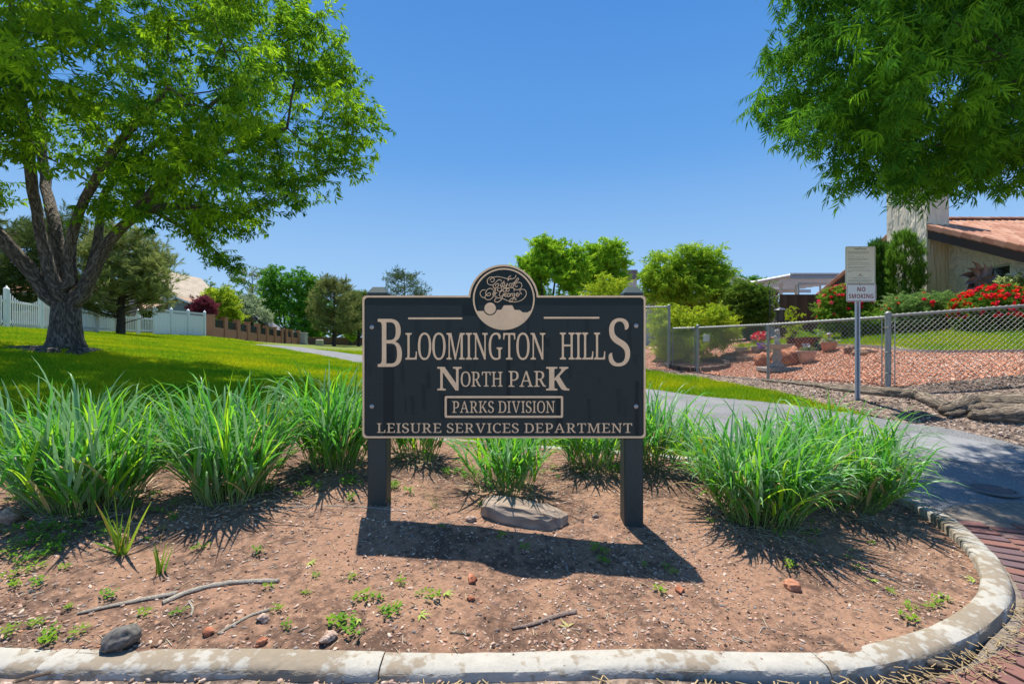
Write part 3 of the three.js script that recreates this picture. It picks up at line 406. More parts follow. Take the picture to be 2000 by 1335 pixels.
function growTree(tree, { trunk, limbs = [], points, seed, rTwig = 0.006, pow = 0.46, bark, minMain = 0.02, bend = 0.12, step = 0.4, lift = 0.15, sidesMain = 10 }) {
  const r = RNG(seed), nodes = [];   // {p, parent, n, r, main}
  const add = (p, parent, rad, chain) => { nodes.push({ p, parent, n: 0, r: rad || 0, chain, len: parent < 0 ? 0 : nodes[parent].len + p.distanceTo(nodes[parent].p) }); return nodes.length - 1; };
  const line = (pts, start, id) => { let par = start; const c = new THREE.CatmullRomCurve3(pts.map((q) => q.p)), L = c.getLength(), n = Math.max(2, Math.round(L / step)); for (let i = start < 0 ? 0 : 1; i <= n; i++) { const t = i / n, p = c.getPointAt(t), f = t * (pts.length - 1), k = Math.min(pts.length - 2, Math.floor(f)), jit = i === 0 ? 0 : 0.03; par = add(p.add(V((r() - 0.5) * jit, (r() - 0.5) * jit, (r() - 0.5) * jit)), par, lerp(pts[k].r, pts[k + 1].r, f - k), id); } return par; };
  line(trunk, -1, 0);
  limbs.forEach((l, i) => { let b = 0, bd = 1e9; nodes.forEach((nd, k) => { const d = nd.p.distanceToSquared(l[0].p); if (d < bd) { bd = d; b = k; } }); line([{ p: nodes[b].p.clone(), r: l[0].r * 1.15 }, ...l], b, i + 1); });
  const fixed = nodes.length, order = points.map((p) => { let bd = 1e9; for (let k = 0; k < fixed; k++) bd = Math.min(bd, nodes[k].p.distanceToSquared(p)); return [bd, p]; }).sort((a, b) => a[0] - b[0]);
  const tips = [];
  for (const [, p] of order) {
    let b = 0, bd = 1e9; for (let k = 1; k < nodes.length; k++) { const q = nodes[k], dx = q.p.x - p.x, dy = q.p.y - p.y, dz = q.p.z - p.z, d = Math.sqrt(dx * dx + dy * dy + dz * dz) + q.len * 0.12 + Math.max(0, dy) * 0.6; if (d < bd) { bd = d; b = k; } }
    const a = nodes[b].p, dist = a.distanceTo(p), n = Math.max(1, Math.round(dist / step)); let par = b; const off = V((r() - 0.5), (r() - 0.5) + lift, (r() - 0.5)).multiplyScalar(bend * dist);
    for (let i = 1; i <= n; i++) { const t = i / n, q = a.clone().lerp(p, t).addScaledVector(off, Math.sin(t * Math.PI)); par = add(q, par, 0, -1); }
    tips.push({ p, dir: p.clone().sub(nodes[nodes[par].parent].p).normalize() });
    for (let k = par; k >= 0; k = nodes[k].parent) nodes[k].n++;
  }
  const kids = nodes.map(() => []); nodes.forEach((nd, k) => { if (nd.parent >= 0) kids[nd.parent].push(k); nd.R = Math.max(rTwig * Math.pow(nd.n || 1, pow), nd.r || 0); });
  const mains = new Map(), small = [];
  const walk = [[0, -1]];
  while (walk.length) {
    const [s, from] = walk.pop(), chain = from >= 0 ? [from, s] : [s], main = nodes[s].chain; let k = s;
    for (;;) { const ks = kids[k].slice().sort((a, b) => (nodes[b].chain === main ? 1e6 : 0) + nodes[b].n - (nodes[a].chain === main ? 1e6 : 0) - nodes[a].n); if (!ks.length) break; for (const o of ks.slice(1)) walk.push([o, k]); if (main >= 0 && nodes[ks[0]].chain !== main) { walk.push([ks[0], k]); break; } k = ks[0]; chain.push(k); }
    const pts = chain.map((i) => nodes[i].p), rad = chain.map((i) => nodes[i].R); if (from >= 0) rad[0] = Math.min(rad[0], rad[1] * 1.25);
    if (pts.length < 2) continue;
    if (main >= 0) mains.set(main, [...(mains.get(main) || []), [pts, rad]]); else small.push(tube(pts, rad, rad[0] > 0.03 ? 6 : 4, false));
  }
  for (const [id, l] of mains) for (const [pts, rad] of l) {
    if (id === 0) { const rt = tree.rootFlare || 0; mesh('trunk', tube(pts, rad, 16, true, (i, an) => 1 + rt * Math.exp(-i * 0.9) * (0.25 + 0.35 * Math.cos(an * 5 + 1) + 0.2 * Math.cos(an * 3)) + 0.06 * n3(Math.cos(an) * 2, i * 0.6, Math.sin(an) * 2)), bark, tree); }
    else mesh('limb', tube(pts, rad, sidesMain, true, (i, an) => 1 + 0.05 * n3(Math.cos(an) * 2, i * 0.7 + id, Math.sin(an) * 2)), bark, tree);
  }
  if (small.length) { const m = mesh('branches', small, bark, tree); m.userData.kind = 'stuff'; }
  return tips;
}
function leaves(tree, tips, { geos, mat, per, spread, scale = [0.8, 1.2], pitch = [-1.1, 0.5], seed, tint, name = 'crown' }) {
  const r = RNG(seed), lists = geos.map(() => []);
  for (const t of tips) {
    const hue = r();
    for (let i = 0; i < per; i++) {
      const th = r() * 6.283, ph = Math.acos(2 * r() - 1), R = spread * Math.cbrt(r()) * (t.k || 1), p = V(t.p.x + R * Math.sin(ph) * Math.cos(th), t.p.y + R * Math.cos(ph) * 0.8, t.p.z + R * Math.sin(ph) * Math.sin(th)), s = lerp(scale[0], scale[1], r());
      const k = clamp(0.3 * hue + 0.7 * Math.pow(r(), 1.4), 0, 1), c = C(lerp(tint[0][0], tint[1][0], k), lerp(tint[0][1], tint[1][1], k), lerp(tint[0][2], tint[1][2], k));
      lists[(r() * geos.length) | 0].push({ p, q: qe((r() - 0.5) * 1.6, r() * 6.283, lerp(pitch[0], pitch[1], r()), 'YZX'), s: V(s, s, s), c });
    }
  }
  lists.forEach((l, i) => scatter(name, geos[i], mat, l, '', '', tree));
}
const LIM = (d, ...a) => a.map(([u, v, dd, r]) => ({ p: at(u, v, d + dd), r: r * 0.72 }));
const leafGreen = leafMat(1, 1, 1);
const pineMatl = leafMat(1, 1, 1, 0.35);

// crown points: inside a traced outline, given a depth of its own
function crownPoints(poly, dC, dR, n, seed, minGap, ok, inset = 0) {
  const r = RNG(seed), out = []; let x0 = 1e9, x1 = -1e9, y0 = 1e9, y1 = -1e9; for (const [x, y] of poly) { x0 = Math.min(x0, x); x1 = Math.max(x1, x); y0 = Math.min(y0, y); y1 = Math.max(y1, y); }
  for (let tries = 0; tries < 90000 && out.length < n; tries++) {
    const u = lerp(x0, x1, r()), v = lerp(y0, y1, r()), w = r() * 2 - 1; if (!inPoly(poly, u, v)) continue; const e = nearPoly(poly, u, v)[2] - inset; if (e < 0) continue;
    const q = at(u, v, dC), room = Math.sqrt(clamp(1 - (1 - Math.min(1, e / (dR * 1.1 * FOC / dC))) ** 2, 0, 1)); const d = dC + w * dR * Math.max(0.12, room);
    const p = at(u, v, d); if (p.y > 13 || ok && !ok(p, u, v, w)) continue;
    if (out.some((o) => o.distanceToSquared(p) < minGap * minGap)) continue; out.push(p);
  }
  return out;
}
{ // ash tree on the lawn
  const b = G(130, 684), d = -b.z, t = thing('ash_tree', 'large spreading tree with several forked limbs growing from the lawn', 'tree'); t.rootFlare = 0.55;
  const trunk = [{ p: V(b.x, b.y - 0.15, b.z), r: 0.38 }, { p: V(b.x, b.y + 0.12, b.z), r: 0.31 }, { p: at(127, 655, d), r: 0.255 }, { p: at(127, 625, d), r: 0.255 }, { p: at(128, 603, d), r: 0.265 }, { p: at(128, 588, d), r: 0.2 }, { p: at(129, 565, d), r: 0.1 }];
  const limbs = [
    LIM(d, [108, 590, -0.05, 0.21], [72, 545, -0.2, 0.185], [30, 495, -0.5, 0.17], [-25, 435, -0.8, 0.15], [-110, 350, -1.2, 0.12], [-230, 240, -1.5, 0.07]),
    LIM(d, [118, 585, -0.15, 0.16], [96, 525, -0.25, 0.135], [78, 450, -0.3, 0.125], [66, 380, -0.4, 0.13], [52, 280, -0.9, 0.1], [30, 130, -1.5, 0.07], [20, -40, -2, 0.04]),
    LIM(d, [128, 580, 0.1, 0.17], [118, 510, 0.2, 0.15], [108, 440, 0.3, 0.135], [92, 380, 0.7, 0.13], [80, 280, 1.4, 0.1], [60, 120, 2.2, 0.06]),
    LIM(d, [132, 570, -0.1, 0.14], [138, 480, -0.2, 0.115], [150, 425, -0.4, 0.12], [190, 340, -0.9, 0.1], [250, 255, -1.5, 0.08], [330, 170, -2.2, 0.05]),
    LIM(d, [150, 588, 0, 0.19], [190, 510, 0, 0.155], [232, 450, 0, 0.135], [278, 413, -0.1, 0.115], [335, 402, -0.3, 0.11], [400, 410, -0.5, 0.08], [470, 425, -0.7, 0.05]),
    LIM(d, [172, 545, 0.15, 0.12], [188, 480, 0.4, 0.105], [194, 420, 0.6, 0.095], [212, 365, 0.9, 0.1], [285, 295, 1.3, 0.08], [390, 225, 1.6, 0.06], [480, 140, 1.8, 0.035]),
    LIM(d, [240, 445, 0, 0.12], [300, 370, -0.2, 0.1], [380, 320, -0.4, 0.085], [460, 290, -0.4, 0.065], [560, 250, -0.3, 0.04]),
    LIM(d, [290, 408, 0, 0.07], [350, 440, 0.2, 0.05], [410, 480, 0.1, 0.03], [445, 515, 0, 0.02])];
  const poly = [[-800, 120], [-500, -350], [0, -560], [330, -400], [520, -130], [598, -10], [612, 30], [655, 25], [690, 80], [668, 95], [700, 120], [722, 175], [748, 222], [715, 240], [726, 290], [705, 335], [655, 350], [640, 372], [605, 392], [628, 440], [612, 478], [560, 492], [520, 470], [500, 508], [465, 520], [420, 500], [385, 455], [300, 440], [215, 432], [150, 400], [0, 395], [-200, 430], [-600, 420]];
  const pts = crownPoints(poly, d - 0.2, 3.4, 640, 31, 0.31, (p, u, v) => fbm(p.x * 0.9, p.y * 0.9, p.z * 0.9, 2) > -0.05 && !(v > 330 && u < 260 && p.z > -d + 0.4), 14);
  const tips = growTree(t, { trunk, limbs, points: pts, seed: 41, bark: barkLeft, rTwig: 0.0065, pow: 0.42 });
  leaves(t, tips, { geos: twigAsh, mat: leafGreen, per: 27, spread: 0.4, seed: 51, tint: [[0.035, 0.16, 0.012], [0.42, 0.66, 0.02]], scale: [0.75, 1.3], pitch: [-0.9, 0.8] });
  // low hanging shoots
  const hang = []; const r = RNG(8); for (let i = 0; i < 26; i++) { const k = r(); const p = at(lerp(360, 480, k) + (r() - 0.5) * 30, lerp(430, 545, k) + (r() - 0.3) * 25, d + (r() - 0.5) * 0.5); hang.push({ p, k: 0.5 }); }
  leaves(t, hang, { geos: twigAsh, mat: leafGreen, per: 6, spread: 0.3, seed: 52, tint: [[0.035, 0.16, 0.012], [0.42, 0.66, 0.02]], scale: [0.55, 0.9], name: 'hanging_leaves' });
  for (const [u0, v0, u1, v1] of [[100, 686, -20, 682], [110, 690, 20, 688], [150, 690, 210, 686], [140, 692, 175, 692]]) { const a = G(u0, v0, 0.04), e = G(u1, v1, -0.02), m = a.clone().lerp(e, 0.5); m.y = H(m.x, m.z) + 0.03; mesh('root', tube(curve([a, m, e], 10), Array.from({ length: 11 }, (_, i) => lerp(0.12, 0.03, i / 10)), 7), barkLeft, t); }
}
{ // narrow-leaved tree whose crown overhangs the path; its trunk stands beyond the right edge of the picture
  const b = onG(9.2, -6.3), t = thing('overhanging_tree', 'dense narrow leaved tree overhanging the path with gnarled surface roots', 'tree'); t.rootFlare = 0.7;
  const trunk = [{ p: V(b.x, b.y - 0.2, b.z), r: 0.55 }, { p: V(b.x, b.y + 0.2, b.z), r: 0.45 }, { p: V(b.x - 0.1, b.y + 1.3, b.z), r: 0.36 }, { p: V(b.x - 0.2, b.y + 2.3, b.z), r: 0.34 }];
  const W = (...a) => a.map(([x, y, z, r]) => ({ p: V(x, y, z), r }));
  const limbs = [W([8.8, 3.3, -6.3, 0.2], [8.0, 4.2, -6.2, 0.16], [7.2, 4.75, -6.1, 0.13], [6.2, 5.2, -6.0, 0.1], [5.0, 5.6, -5.9, 0.06], [4.2, 5.7, -5.8, 0.03]), W([8.9, 3.2, -6.5, 0.2], [8.4, 4.9, -6.8, 0.16], [7.6, 6.4, -7, 0.12], [6.6, 7.6, -7, 0.06]), W([9.2, 3.2, -6.2, 0.2], [10, 5, -6, 0.15], [10.6, 7, -6, 0.08]), W([8.9, 3.0, -6.0, 0.17], [8.2, 4.0, -5.2, 0.13], [7.4, 4.6, -4.7, 0.09], [6.4, 5.0, -4.5, 0.05])];
  const poly = [[1640, -520], [1520, -260], [1478, -60], [1482, 0], [1545, 18], [1530, 38], [1472, 36], [1462, 75], [1478, 100], [1452, 150], [1468, 200], [1446, 236], [1500, 258], [1540, 290], [1605, 322], [1566, 358], [1598, 395], [1655, 378], [1690, 385], [1728, 400], [1772, 416], [1820, 388], [1850, 378], [1890, 397], [1930, 380], [1985, 372], [2060, 380], [2300, 360], [2750, 200], [2900, -300], [2300, -560]];
  const pts = crownPoints(poly, 6.1, 1.75, 760, 61, 0.2, (p) => p.y < 9.5 && p.x < 13, 39);
  const tips = growTree(t, { trunk, limbs, points: pts, seed: 71, bark: barkRight, rTwig: 0.005, pow: 0.42, step: 0.35 });
  leaves(t, tips, { geos: twigNarrow, mat: leafGreen, per: 22, spread: 0.34, seed: 81, tint: [[0.03, 0.15, 0.014], [0.24, 0.5, 0.02]], scale: [0.75, 1.15], pitch: [-1.2, 0.2] });
  // surface roots
  const root = (list, r0, r1, k = 0.5) => { const c = curve(list.map(([u, v]) => { const p = G(u, v, 0); return p.setY(p.y + r0 * k * 0.9); }), 26); return tube(c.map((p, i) => p.add(V(0, 0.02 * n3(i * 0.5, r0 * 50, 1), 0.03 * n3(1, i * 0.4, r0 * 90)))), c.map((_, i) => lerp(r0, r1, i / 26) * (1 + 0.25 * n3(i * 0.6, 2, r0 * 40))), 9); };
  for (const [l, a, e] of [[[[2080, 800], [2000, 800], [1940, 796], [1905, 792], [1868, 806], [1840, 812]], 0.19, 0.06], [[[2070, 812], [1990, 810], [1930, 804], [1890, 808], [1850, 818]], 0.13, 0.03], [[[2080, 832], [1990, 822], [1930, 822], [1895, 818]], 0.16, 0.06], [[[1858, 806], [1826, 792], [1790, 777], [1775, 774], [1740, 772], [1700, 768]], 0.11, 0.06], [[[1780, 776], [1730, 772], [1660, 766], [1600, 757], [1540, 750], [1490, 744]], 0.07, 0.03], [[[1770, 774], [1720, 765], [1640, 758], [1590, 752], [1520, 745]], 0.05, 0.02]]) mesh('surface_root', root(l, a, e), rootMat, t);
}
// a simple round-headed tree or shrub at a place in the distance
function farTree(name, label, category, { u, d, top, width, bot, lobes, seed, geos = twigFar, tint, per = 12, n = 130, spread = 0.5, scale = [0.8, 1.3], group, bark = barkFar, trunkR = 0.16, stems = 1, mat = leafGreen, depth = 0.8, gap = 0.3 }) {
  const b = col(u, d), t = thing(name, label, category, null, 0, group), r = RNG(seed), K = d / FOC, yt = EYE - (top - CY) * K, yb = EYE - (bot - CY) * K, pts = [];
  const L = lobes || [[0, 0.5, 1, 0.5]];   // [x offset in half widths, height fraction of centre, half-width fraction, half-height fraction]
  const hw = width * K / 2, hh = yt - yb;
  for (let k = 0; k < 6000 && pts.length < n; k++) { const l = L[(r() * L.length) | 0], a = V(r() * 2 - 1, r() * 2 - 1, r() * 2 - 1), q = a.length(); if (q > 1 || q < 0.35 && r() < 0.6) continue; const p = V(b.x + (l[0] + a.x * l[2]) * hw, yb + (l[1] + a.y * l[3]) * hh, b.z + a.z * l[2] * hw * depth); if (fbm(p.x * 2.2 / hw + seed, p.y * 2.2 / hw, p.z * 2.2 / hw, 2) < -0.12) continue; if (pts.every((o) => o.distanceToSquared(p) > gap * gap)) pts.push(p); }
  const limbs = [], fork = Math.max(b.y + 0.25, lerp(b.y, yb, 0.8)); for (let i = 0; i < 4; i++) { const a = i / 4 * 6.28 + r(); limbs.push([{ p: V(b.x + Math.cos(a) * hw * 0.12, lerp(fork, yt, 0.2), b.z + Math.sin(a) * hw * 0.12), r: trunkR * 0.5 }, { p: V(b.x + Math.cos(a) * hw * 0.35, lerp(fork, yt, 0.62), b.z + Math.sin(a) * hw * 0.35), r: trunkR * 0.22 }]); }
  const tips = growTree(t, { trunk: [{ p: V(b.x, b.y - 0.2, b.z), r: trunkR * 1.2 }, { p: V(b.x, (b.y + fork) / 2, b.z), r: trunkR }, { p: V(b.x, fork + 0.1, b.z), r: trunkR * 0.85 }], limbs, points: pts, seed: seed + 1, bark, rTwig: 0.008, step: Math.max(0.3, hw * 0.15), sidesMain: 6 });
  leaves(t, tips, { geos, mat, per, spread, seed: seed + 2, tint, scale }); return t;
}
function pine(name, label, { u, d, top, width, bot, seed, tint, n = 150, per = 7, group, shape = (h) => 1 - h, trunkBase, scale = [0.7, 1.2] }) {
  const b = col(u, d), t = thing(name, label, 'tree', null, 0, group), r = RNG(seed), K = d / FOC, yt = EYE - (top - CY) * K, yb = EYE - (bot - CY) * K, hw = width * K / 2, tips = [], small = [];
  mesh('trunk', tube([V(b.x, b.y - 0.2, b.z), V(b.x + 0.05, lerp(b.y, yt, 0.5), b.z), V(b.x, yt - 0.3, b.z)], [0.22, 0.14, 0.03], 8), pineBark, t);
  for (let i = 0; i < n; i++) { const h = Math.pow(r(), 0.9), an = r() * 6.283, R = hw * shape(h) * (0.75 + 0.4 * r()), y = lerp(yb, yt, h), a = V(b.x, y - R * 0.15, b.z), e = V(b.x + Math.cos(an) * R, y + R * (0.1 + 0.25 * r()), b.z + Math.sin(an) * R); small.push(tube([a, a.clone().lerp(e, 0.5).add(V(0, -0.06 * R, 0)), e], [0.03, 0.02, 0.008], 4, false)); for (const f of [0.55, 0.78, 1]) tips.push({ p: a.clone().lerp(e, f), k: 1 }); }
  mesh('branches', small, pineBark, t).userData.kind = 'stuff';
  leaves(t, tips, { geos: tuftPine, mat: pineMatl, per, spread: 0.32 * Math.max(1, hw / 2.2), seed: seed + 3, tint, scale, pitch: [-0.2, 1.3] }); return t;
}
const dk = [[0.05, 0.2, 0.02], [0.2, 0.45, 0.03]], lt = [[0.14, 0.36, 0.018], [0.55, 0.74, 0.04]], olive = [[0.16, 0.22, 0.06], [0.42, 0.46, 0.14]], pale = [[0.17, 0.27, 0.1], [0.38, 0.47, 0.22]], ygreen = [[0.22, 0.36, 0.015], [0.55, 0.62, 0.04]];
pine('pine_tree', 'broad olive pine above the white fences beside the pale house', { u: 235, d: 25, top: 458, width: 190, bot: 622, seed: 101, tint: olive, n: 130, per: 8, shape: (h) => 0.5 + 0.9 * Math.sin(Math.min(1, h * 0.9 + 0.15) * Math.PI) * 0.6 * (1 - h * 0.55) });
pine('pine_tree', 'dark pine behind the picket fence in front of the pinkish wall', { u: 12, d: 23, top: 440, width: 260, bot: 600, seed: 111, tint: [[0.06, 0.11, 0.03], [0.2, 0.25, 0.07]], n: 150, per: 8, shape: (h) => 0.6 + 0.5 * Math.sin(h * 2.6) * (1 - h * 0.4) });
farTree('broadleaf_tree', 'pale green tree with loose foliage behind the purple shrub', 'tree', { u: 425, d: 52, top: 548, width: 130, bot: 655, seed: 121, tint: pale, n: 110, per: 13, lobes: [[-0.45, 0.62, 0.5, 0.35], [0.4, 0.5, 0.6, 0.42], [0, 0.3, 0.9, 0.3]], spread: 0.7 });
farTree('broadleaf_tree', 'silvery green tree beside the timber playhouse roof', 'tree', { u: 480, d: 50, top: 575, width: 90, bot: 660, seed: 123, tint: [[0.2, 0.28, 0.14], [0.45, 0.52, 0.3]], n: 80, per: 12, spread: 0.6 });
farTree('broadleaf_tree', 'yellow green tree between the drooping shoots and the brick wall', 'tree', { u: 432, d: 44, top: 560, width: 70, bot: 640, seed: 124, tint: ygreen, n: 60, per: 12, spread: 0.55 });
pine('pine_tree', 'tall brownish pine behind the dark green trees', { u: 492, d: 68, top: 527, width: 70, bot: 650, seed: 131, tint: olive, n: 70, per: 8, shape: (h) => 0.75 + 0.3 * Math.sin(h * 3) });
farTree('broadleaf_tree', 'dark green dense tree above the brick pillar wall, with the tallest top', 'tree', { u: 560, d: 62, top: 520, width: 110, bot: 668, seed: 141, tint: dk, n: 150, per: 14, lobes: [[-0.35, 0.7, 0.6, 0.3], [0.4, 0.66, 0.55, 0.32], [0, 0.35, 1, 0.35]], spread: 0.8 });
farTree('broadleaf_tree', 'rounded mid green tree touching the olive pine', 'tree', { u: 607, d: 64, top: 535, width: 70, bot: 665, seed: 144, tint: [[0.06, 0.2, 0.02], [0.2, 0.4, 0.03]], n: 90, per: 14, spread: 0.8, lobes: [[0, 0.7, 0.9, 0.3], [0, 0.35, 0.9, 0.35]] });
farTree('broadleaf_tree', 'wide dark tree far behind the timber playhouse', 'tree', { u: 522, d: 74, top: 562, width: 120, bot: 668, seed: 411, tint: dk, n: 90, per: 13, spread: 0.9, gap: 0.5, lobes: [[-0.4, 0.6, 0.6, 0.35], [0.4, 0.65, 0.6, 0.34], [0, 0.3, 1, 0.3]] });
farTree('broadleaf_tree', 'broad mid green tree far behind the olive pines', 'tree', { u: 655, d: 72, top: 572, width: 120, bot: 668, seed: 421, tint: [[0.06, 0.2, 0.02], [0.2, 0.4, 0.03]], n: 90, per: 13, spread: 0.9, gap: 0.5, lobes: [[-0.45, 0.6, 0.55, 0.35], [0.45, 0.62, 0.55, 0.34], [0, 0.3, 1, 0.3]] });
farTree('broadleaf_tree', 'dull green tree far behind the grey shed and purple shrub', 'tree', { u: 392, d: 62, top: 566, width: 100, bot: 650, seed: 431, tint: pale, n: 70, per: 13, spread: 0.8, gap: 0.45 });
pine('pine_tree', 'upright olive pine with a bare trunk beside the far brown wall', { u: 652, d: 47, top: 548, width: 92, bot: 652, seed: 151, tint: [[0.14, 0.18, 0.05], [0.36, 0.38, 0.12]], n: 120, per: 8, shape: (h) => 0.35 + 0.85 * Math.sin(Math.PI * (0.25 + 0.7 * h)) * (1 - 0.35 * h) });
pine('pine_tree', 'smaller green pine close behind the sign edge', { u: 700, d: 52, top: 572, width: 76, bot: 660, seed: 161, tint: [[0.12, 0.2, 0.05], [0.3, 0.38, 0.1]], n: 90, per: 8, shape: (h) => 0.3 + 0.85 * (1 - h) });
farTree('broadleaf_tree', 'slim green tree between the two far pines', 'tree', { u: 684, d: 60, top: 578, width: 40, bot: 665, seed: 164, tint: lt, n: 40, per: 12, spread: 0.6 });
pine('pine_tree', 'bluish pine top rising above the upper edge of the sign', { u: 790, d: 72, top: 534, width: 80, bot: 650, seed: 171, tint: [[0.07, 0.13, 0.05], [0.2, 0.26, 0.11]], n: 100, per: 9, shape: (h) => 0.45 + 0.75 * Math.sin(Math.PI * (0.2 + 0.75 * h)) });
farTree('shrub', 'purple leaved shrub beside the grey shed', 'shrub', { u: 396, d: 36, top: 580, width: 38, bot: 622, seed: 181, tint: [[0.12, 0.025, 0.04], [0.3, 0.06, 0.09]], n: 55, per: 12, spread: 0.35, trunkR: 0.07, scale: [0.5, 0.8] });
farTree('poplar_tree', 'tall bright green poplar group rising behind the sign emblem', 'tree', { u: 1075, d: 46, top: 456, width: 150, bot: 640, seed: 191, tint: lt, n: 260, per: 15, lobes: [[-0.62, 0.5, 0.36, 0.3], [-0.25, 0.72, 0.36, 0.27], [0.2, 0.73, 0.36, 0.26], [0.62, 0.6, 0.36, 0.28], [0, 0.35, 1, 0.35]], spread: 0.6, trunkR: 0.25 });
farTree('poplar_tree', 'narrower poplar with the rounded top beside the taller group', 'tree', { u: 1182, d: 48, top: 460, width: 92, bot: 640, seed: 196, tint: lt, n: 150, per: 15, lobes: [[-0.3, 0.72, 0.5, 0.28], [0.4, 0.68, 0.55, 0.26], [0, 0.35, 1, 0.35]], spread: 0.6, trunkR: 0.2 });
farTree('shrub', 'yellow green leafy shrub behind the sign post cap', 'shrub', { u: 1185, d: 26, top: 535, width: 92, bot: 640, seed: 201, tint: ygreen, n: 80, per: 11, spread: 0.35, trunkR: 0.08, geos: twigMid, scale: [0.8, 1.3] });
farTree('broadleaf_tree', 'fresh green open tree in front of the white building', 'tree', { u: 1342, d: 22, top: 474, width: 180, bot: 612, seed: 211, tint: [[0.17, 0.36, 0.02], [0.52, 0.68, 0.05]], n: 260, per: 13, lobes: [[-0.45, 0.55, 0.5, 0.35], [0.1, 0.68, 0.55, 0.32], [0.5, 0.6, 0.5, 0.3], [0, 0.3, 0.9, 0.3]], geos: twigMid, spread: 0.32, trunkR: 0.09, gap: 0.22 });
farTree('shrub', 'yellow green fruit tree spreading over the chain link gate', 'shrub', { u: 1345, d: 14.6, top: 592, width: 190, bot: 712, seed: 221, tint: ygreen, n: 230, per: 9, lobes: [[-0.35, 0.6, 0.5, 0.38], [0.4, 0.66, 0.55, 0.34], [0, 0.4, 0.75, 0.4], [0.7, 0.62, 0.3, 0.2]], geos: twigMid, spread: 0.2, scale: [0.6, 0.95], trunkR: 0.06, gap: 0.15 });
farTree('shrub', 'dark green rounded shrub against the white wall', 'shrub', { u: 1462, d: 20, top: 548, width: 84, bot: 650, seed: 231, tint: [[0.08, 0.18, 0.02], [0.24, 0.36, 0.04]], n: 150, per: 11, geos: twigMid, spread: 0.28, trunkR: 0.07, gap: 0.18, lobes: [[-0.3, 0.65, 0.6, 0.35], [0.3, 0.6, 0.6, 0.35], [0, 0.3, 0.95, 0.3]] });
farTree('broadleaf_tree', 'dark tree top peeking over the white building roof', 'tree', { u: 1462, d: 42, top: 536, width: 40, bot: 600, seed: 241, tint: dk, n: 40, per: 12, spread: 0.5 });

// ---------- planting and litter in the bed ----------
function blade(L, w, bend, tw, n = 7, a0 = 0.1, droop = 0) {   // an arching strap leaf growing up +y and leaning to +x
  const pos = [], idx = []; let x = 0, y = 0, an = a0;
  for (let i = 0; i <= n; i++) { const t = i / n, ww = w * (t < 0.12 ? 0.55 + t * 3.7 : Math.pow(1 - t, 0.62) * 1.07) / 2, c = Math.cos(tw * t), s = Math.sin(tw * t), ny = Math.sin(an), nx = Math.cos(an); pos.push(x + s * ww * nx, y - s * ww * ny, c * ww, x + ww * 0.35 * -nx * c, y + ww * 0.35 * ny * c, 0, x - s * ww * nx, y + s * ww * ny, -c * ww); x += Math.sin(an) * L / n; y += Math.cos(an) * L / n; an += bend / n * (0.4 + 1.6 * t) + (t > 0.55 ? droop / n : 0); }
  for (let i = 0; i < n; i++) for (let j = 0; j < 2; j++) { const q = i * 3 + j; idx.push(q, q + 3, q + 1, q + 1, q + 3, q + 4); }
  const g = new THREE.BufferGeometry(); g.setAttribute('position', new THREE.Float32BufferAttribute(pos, 3)); g.setIndex(idx); g.computeVertexNormals(); return g;
}
const bladeMats = [leafMat(0.22, 0.41, 0.18, 0.28, 1, 0.35), leafMat(0.12, 0.4, 0.05, 0.42, 1, 0.25), leafMat(0.2, 0.5, 0.03, 0.55, 1, 0.1), leafMat(0.4, 0.66, 0.03, 0.6)];
const strawMat = flat(0.5, 0.41, 0.26, 0.9), strawMat2 = leafMat(0.55, 0.44, 0.2, 0.4), culmMat = leafMat(0.3, 0.45, 0.12, 0.3);
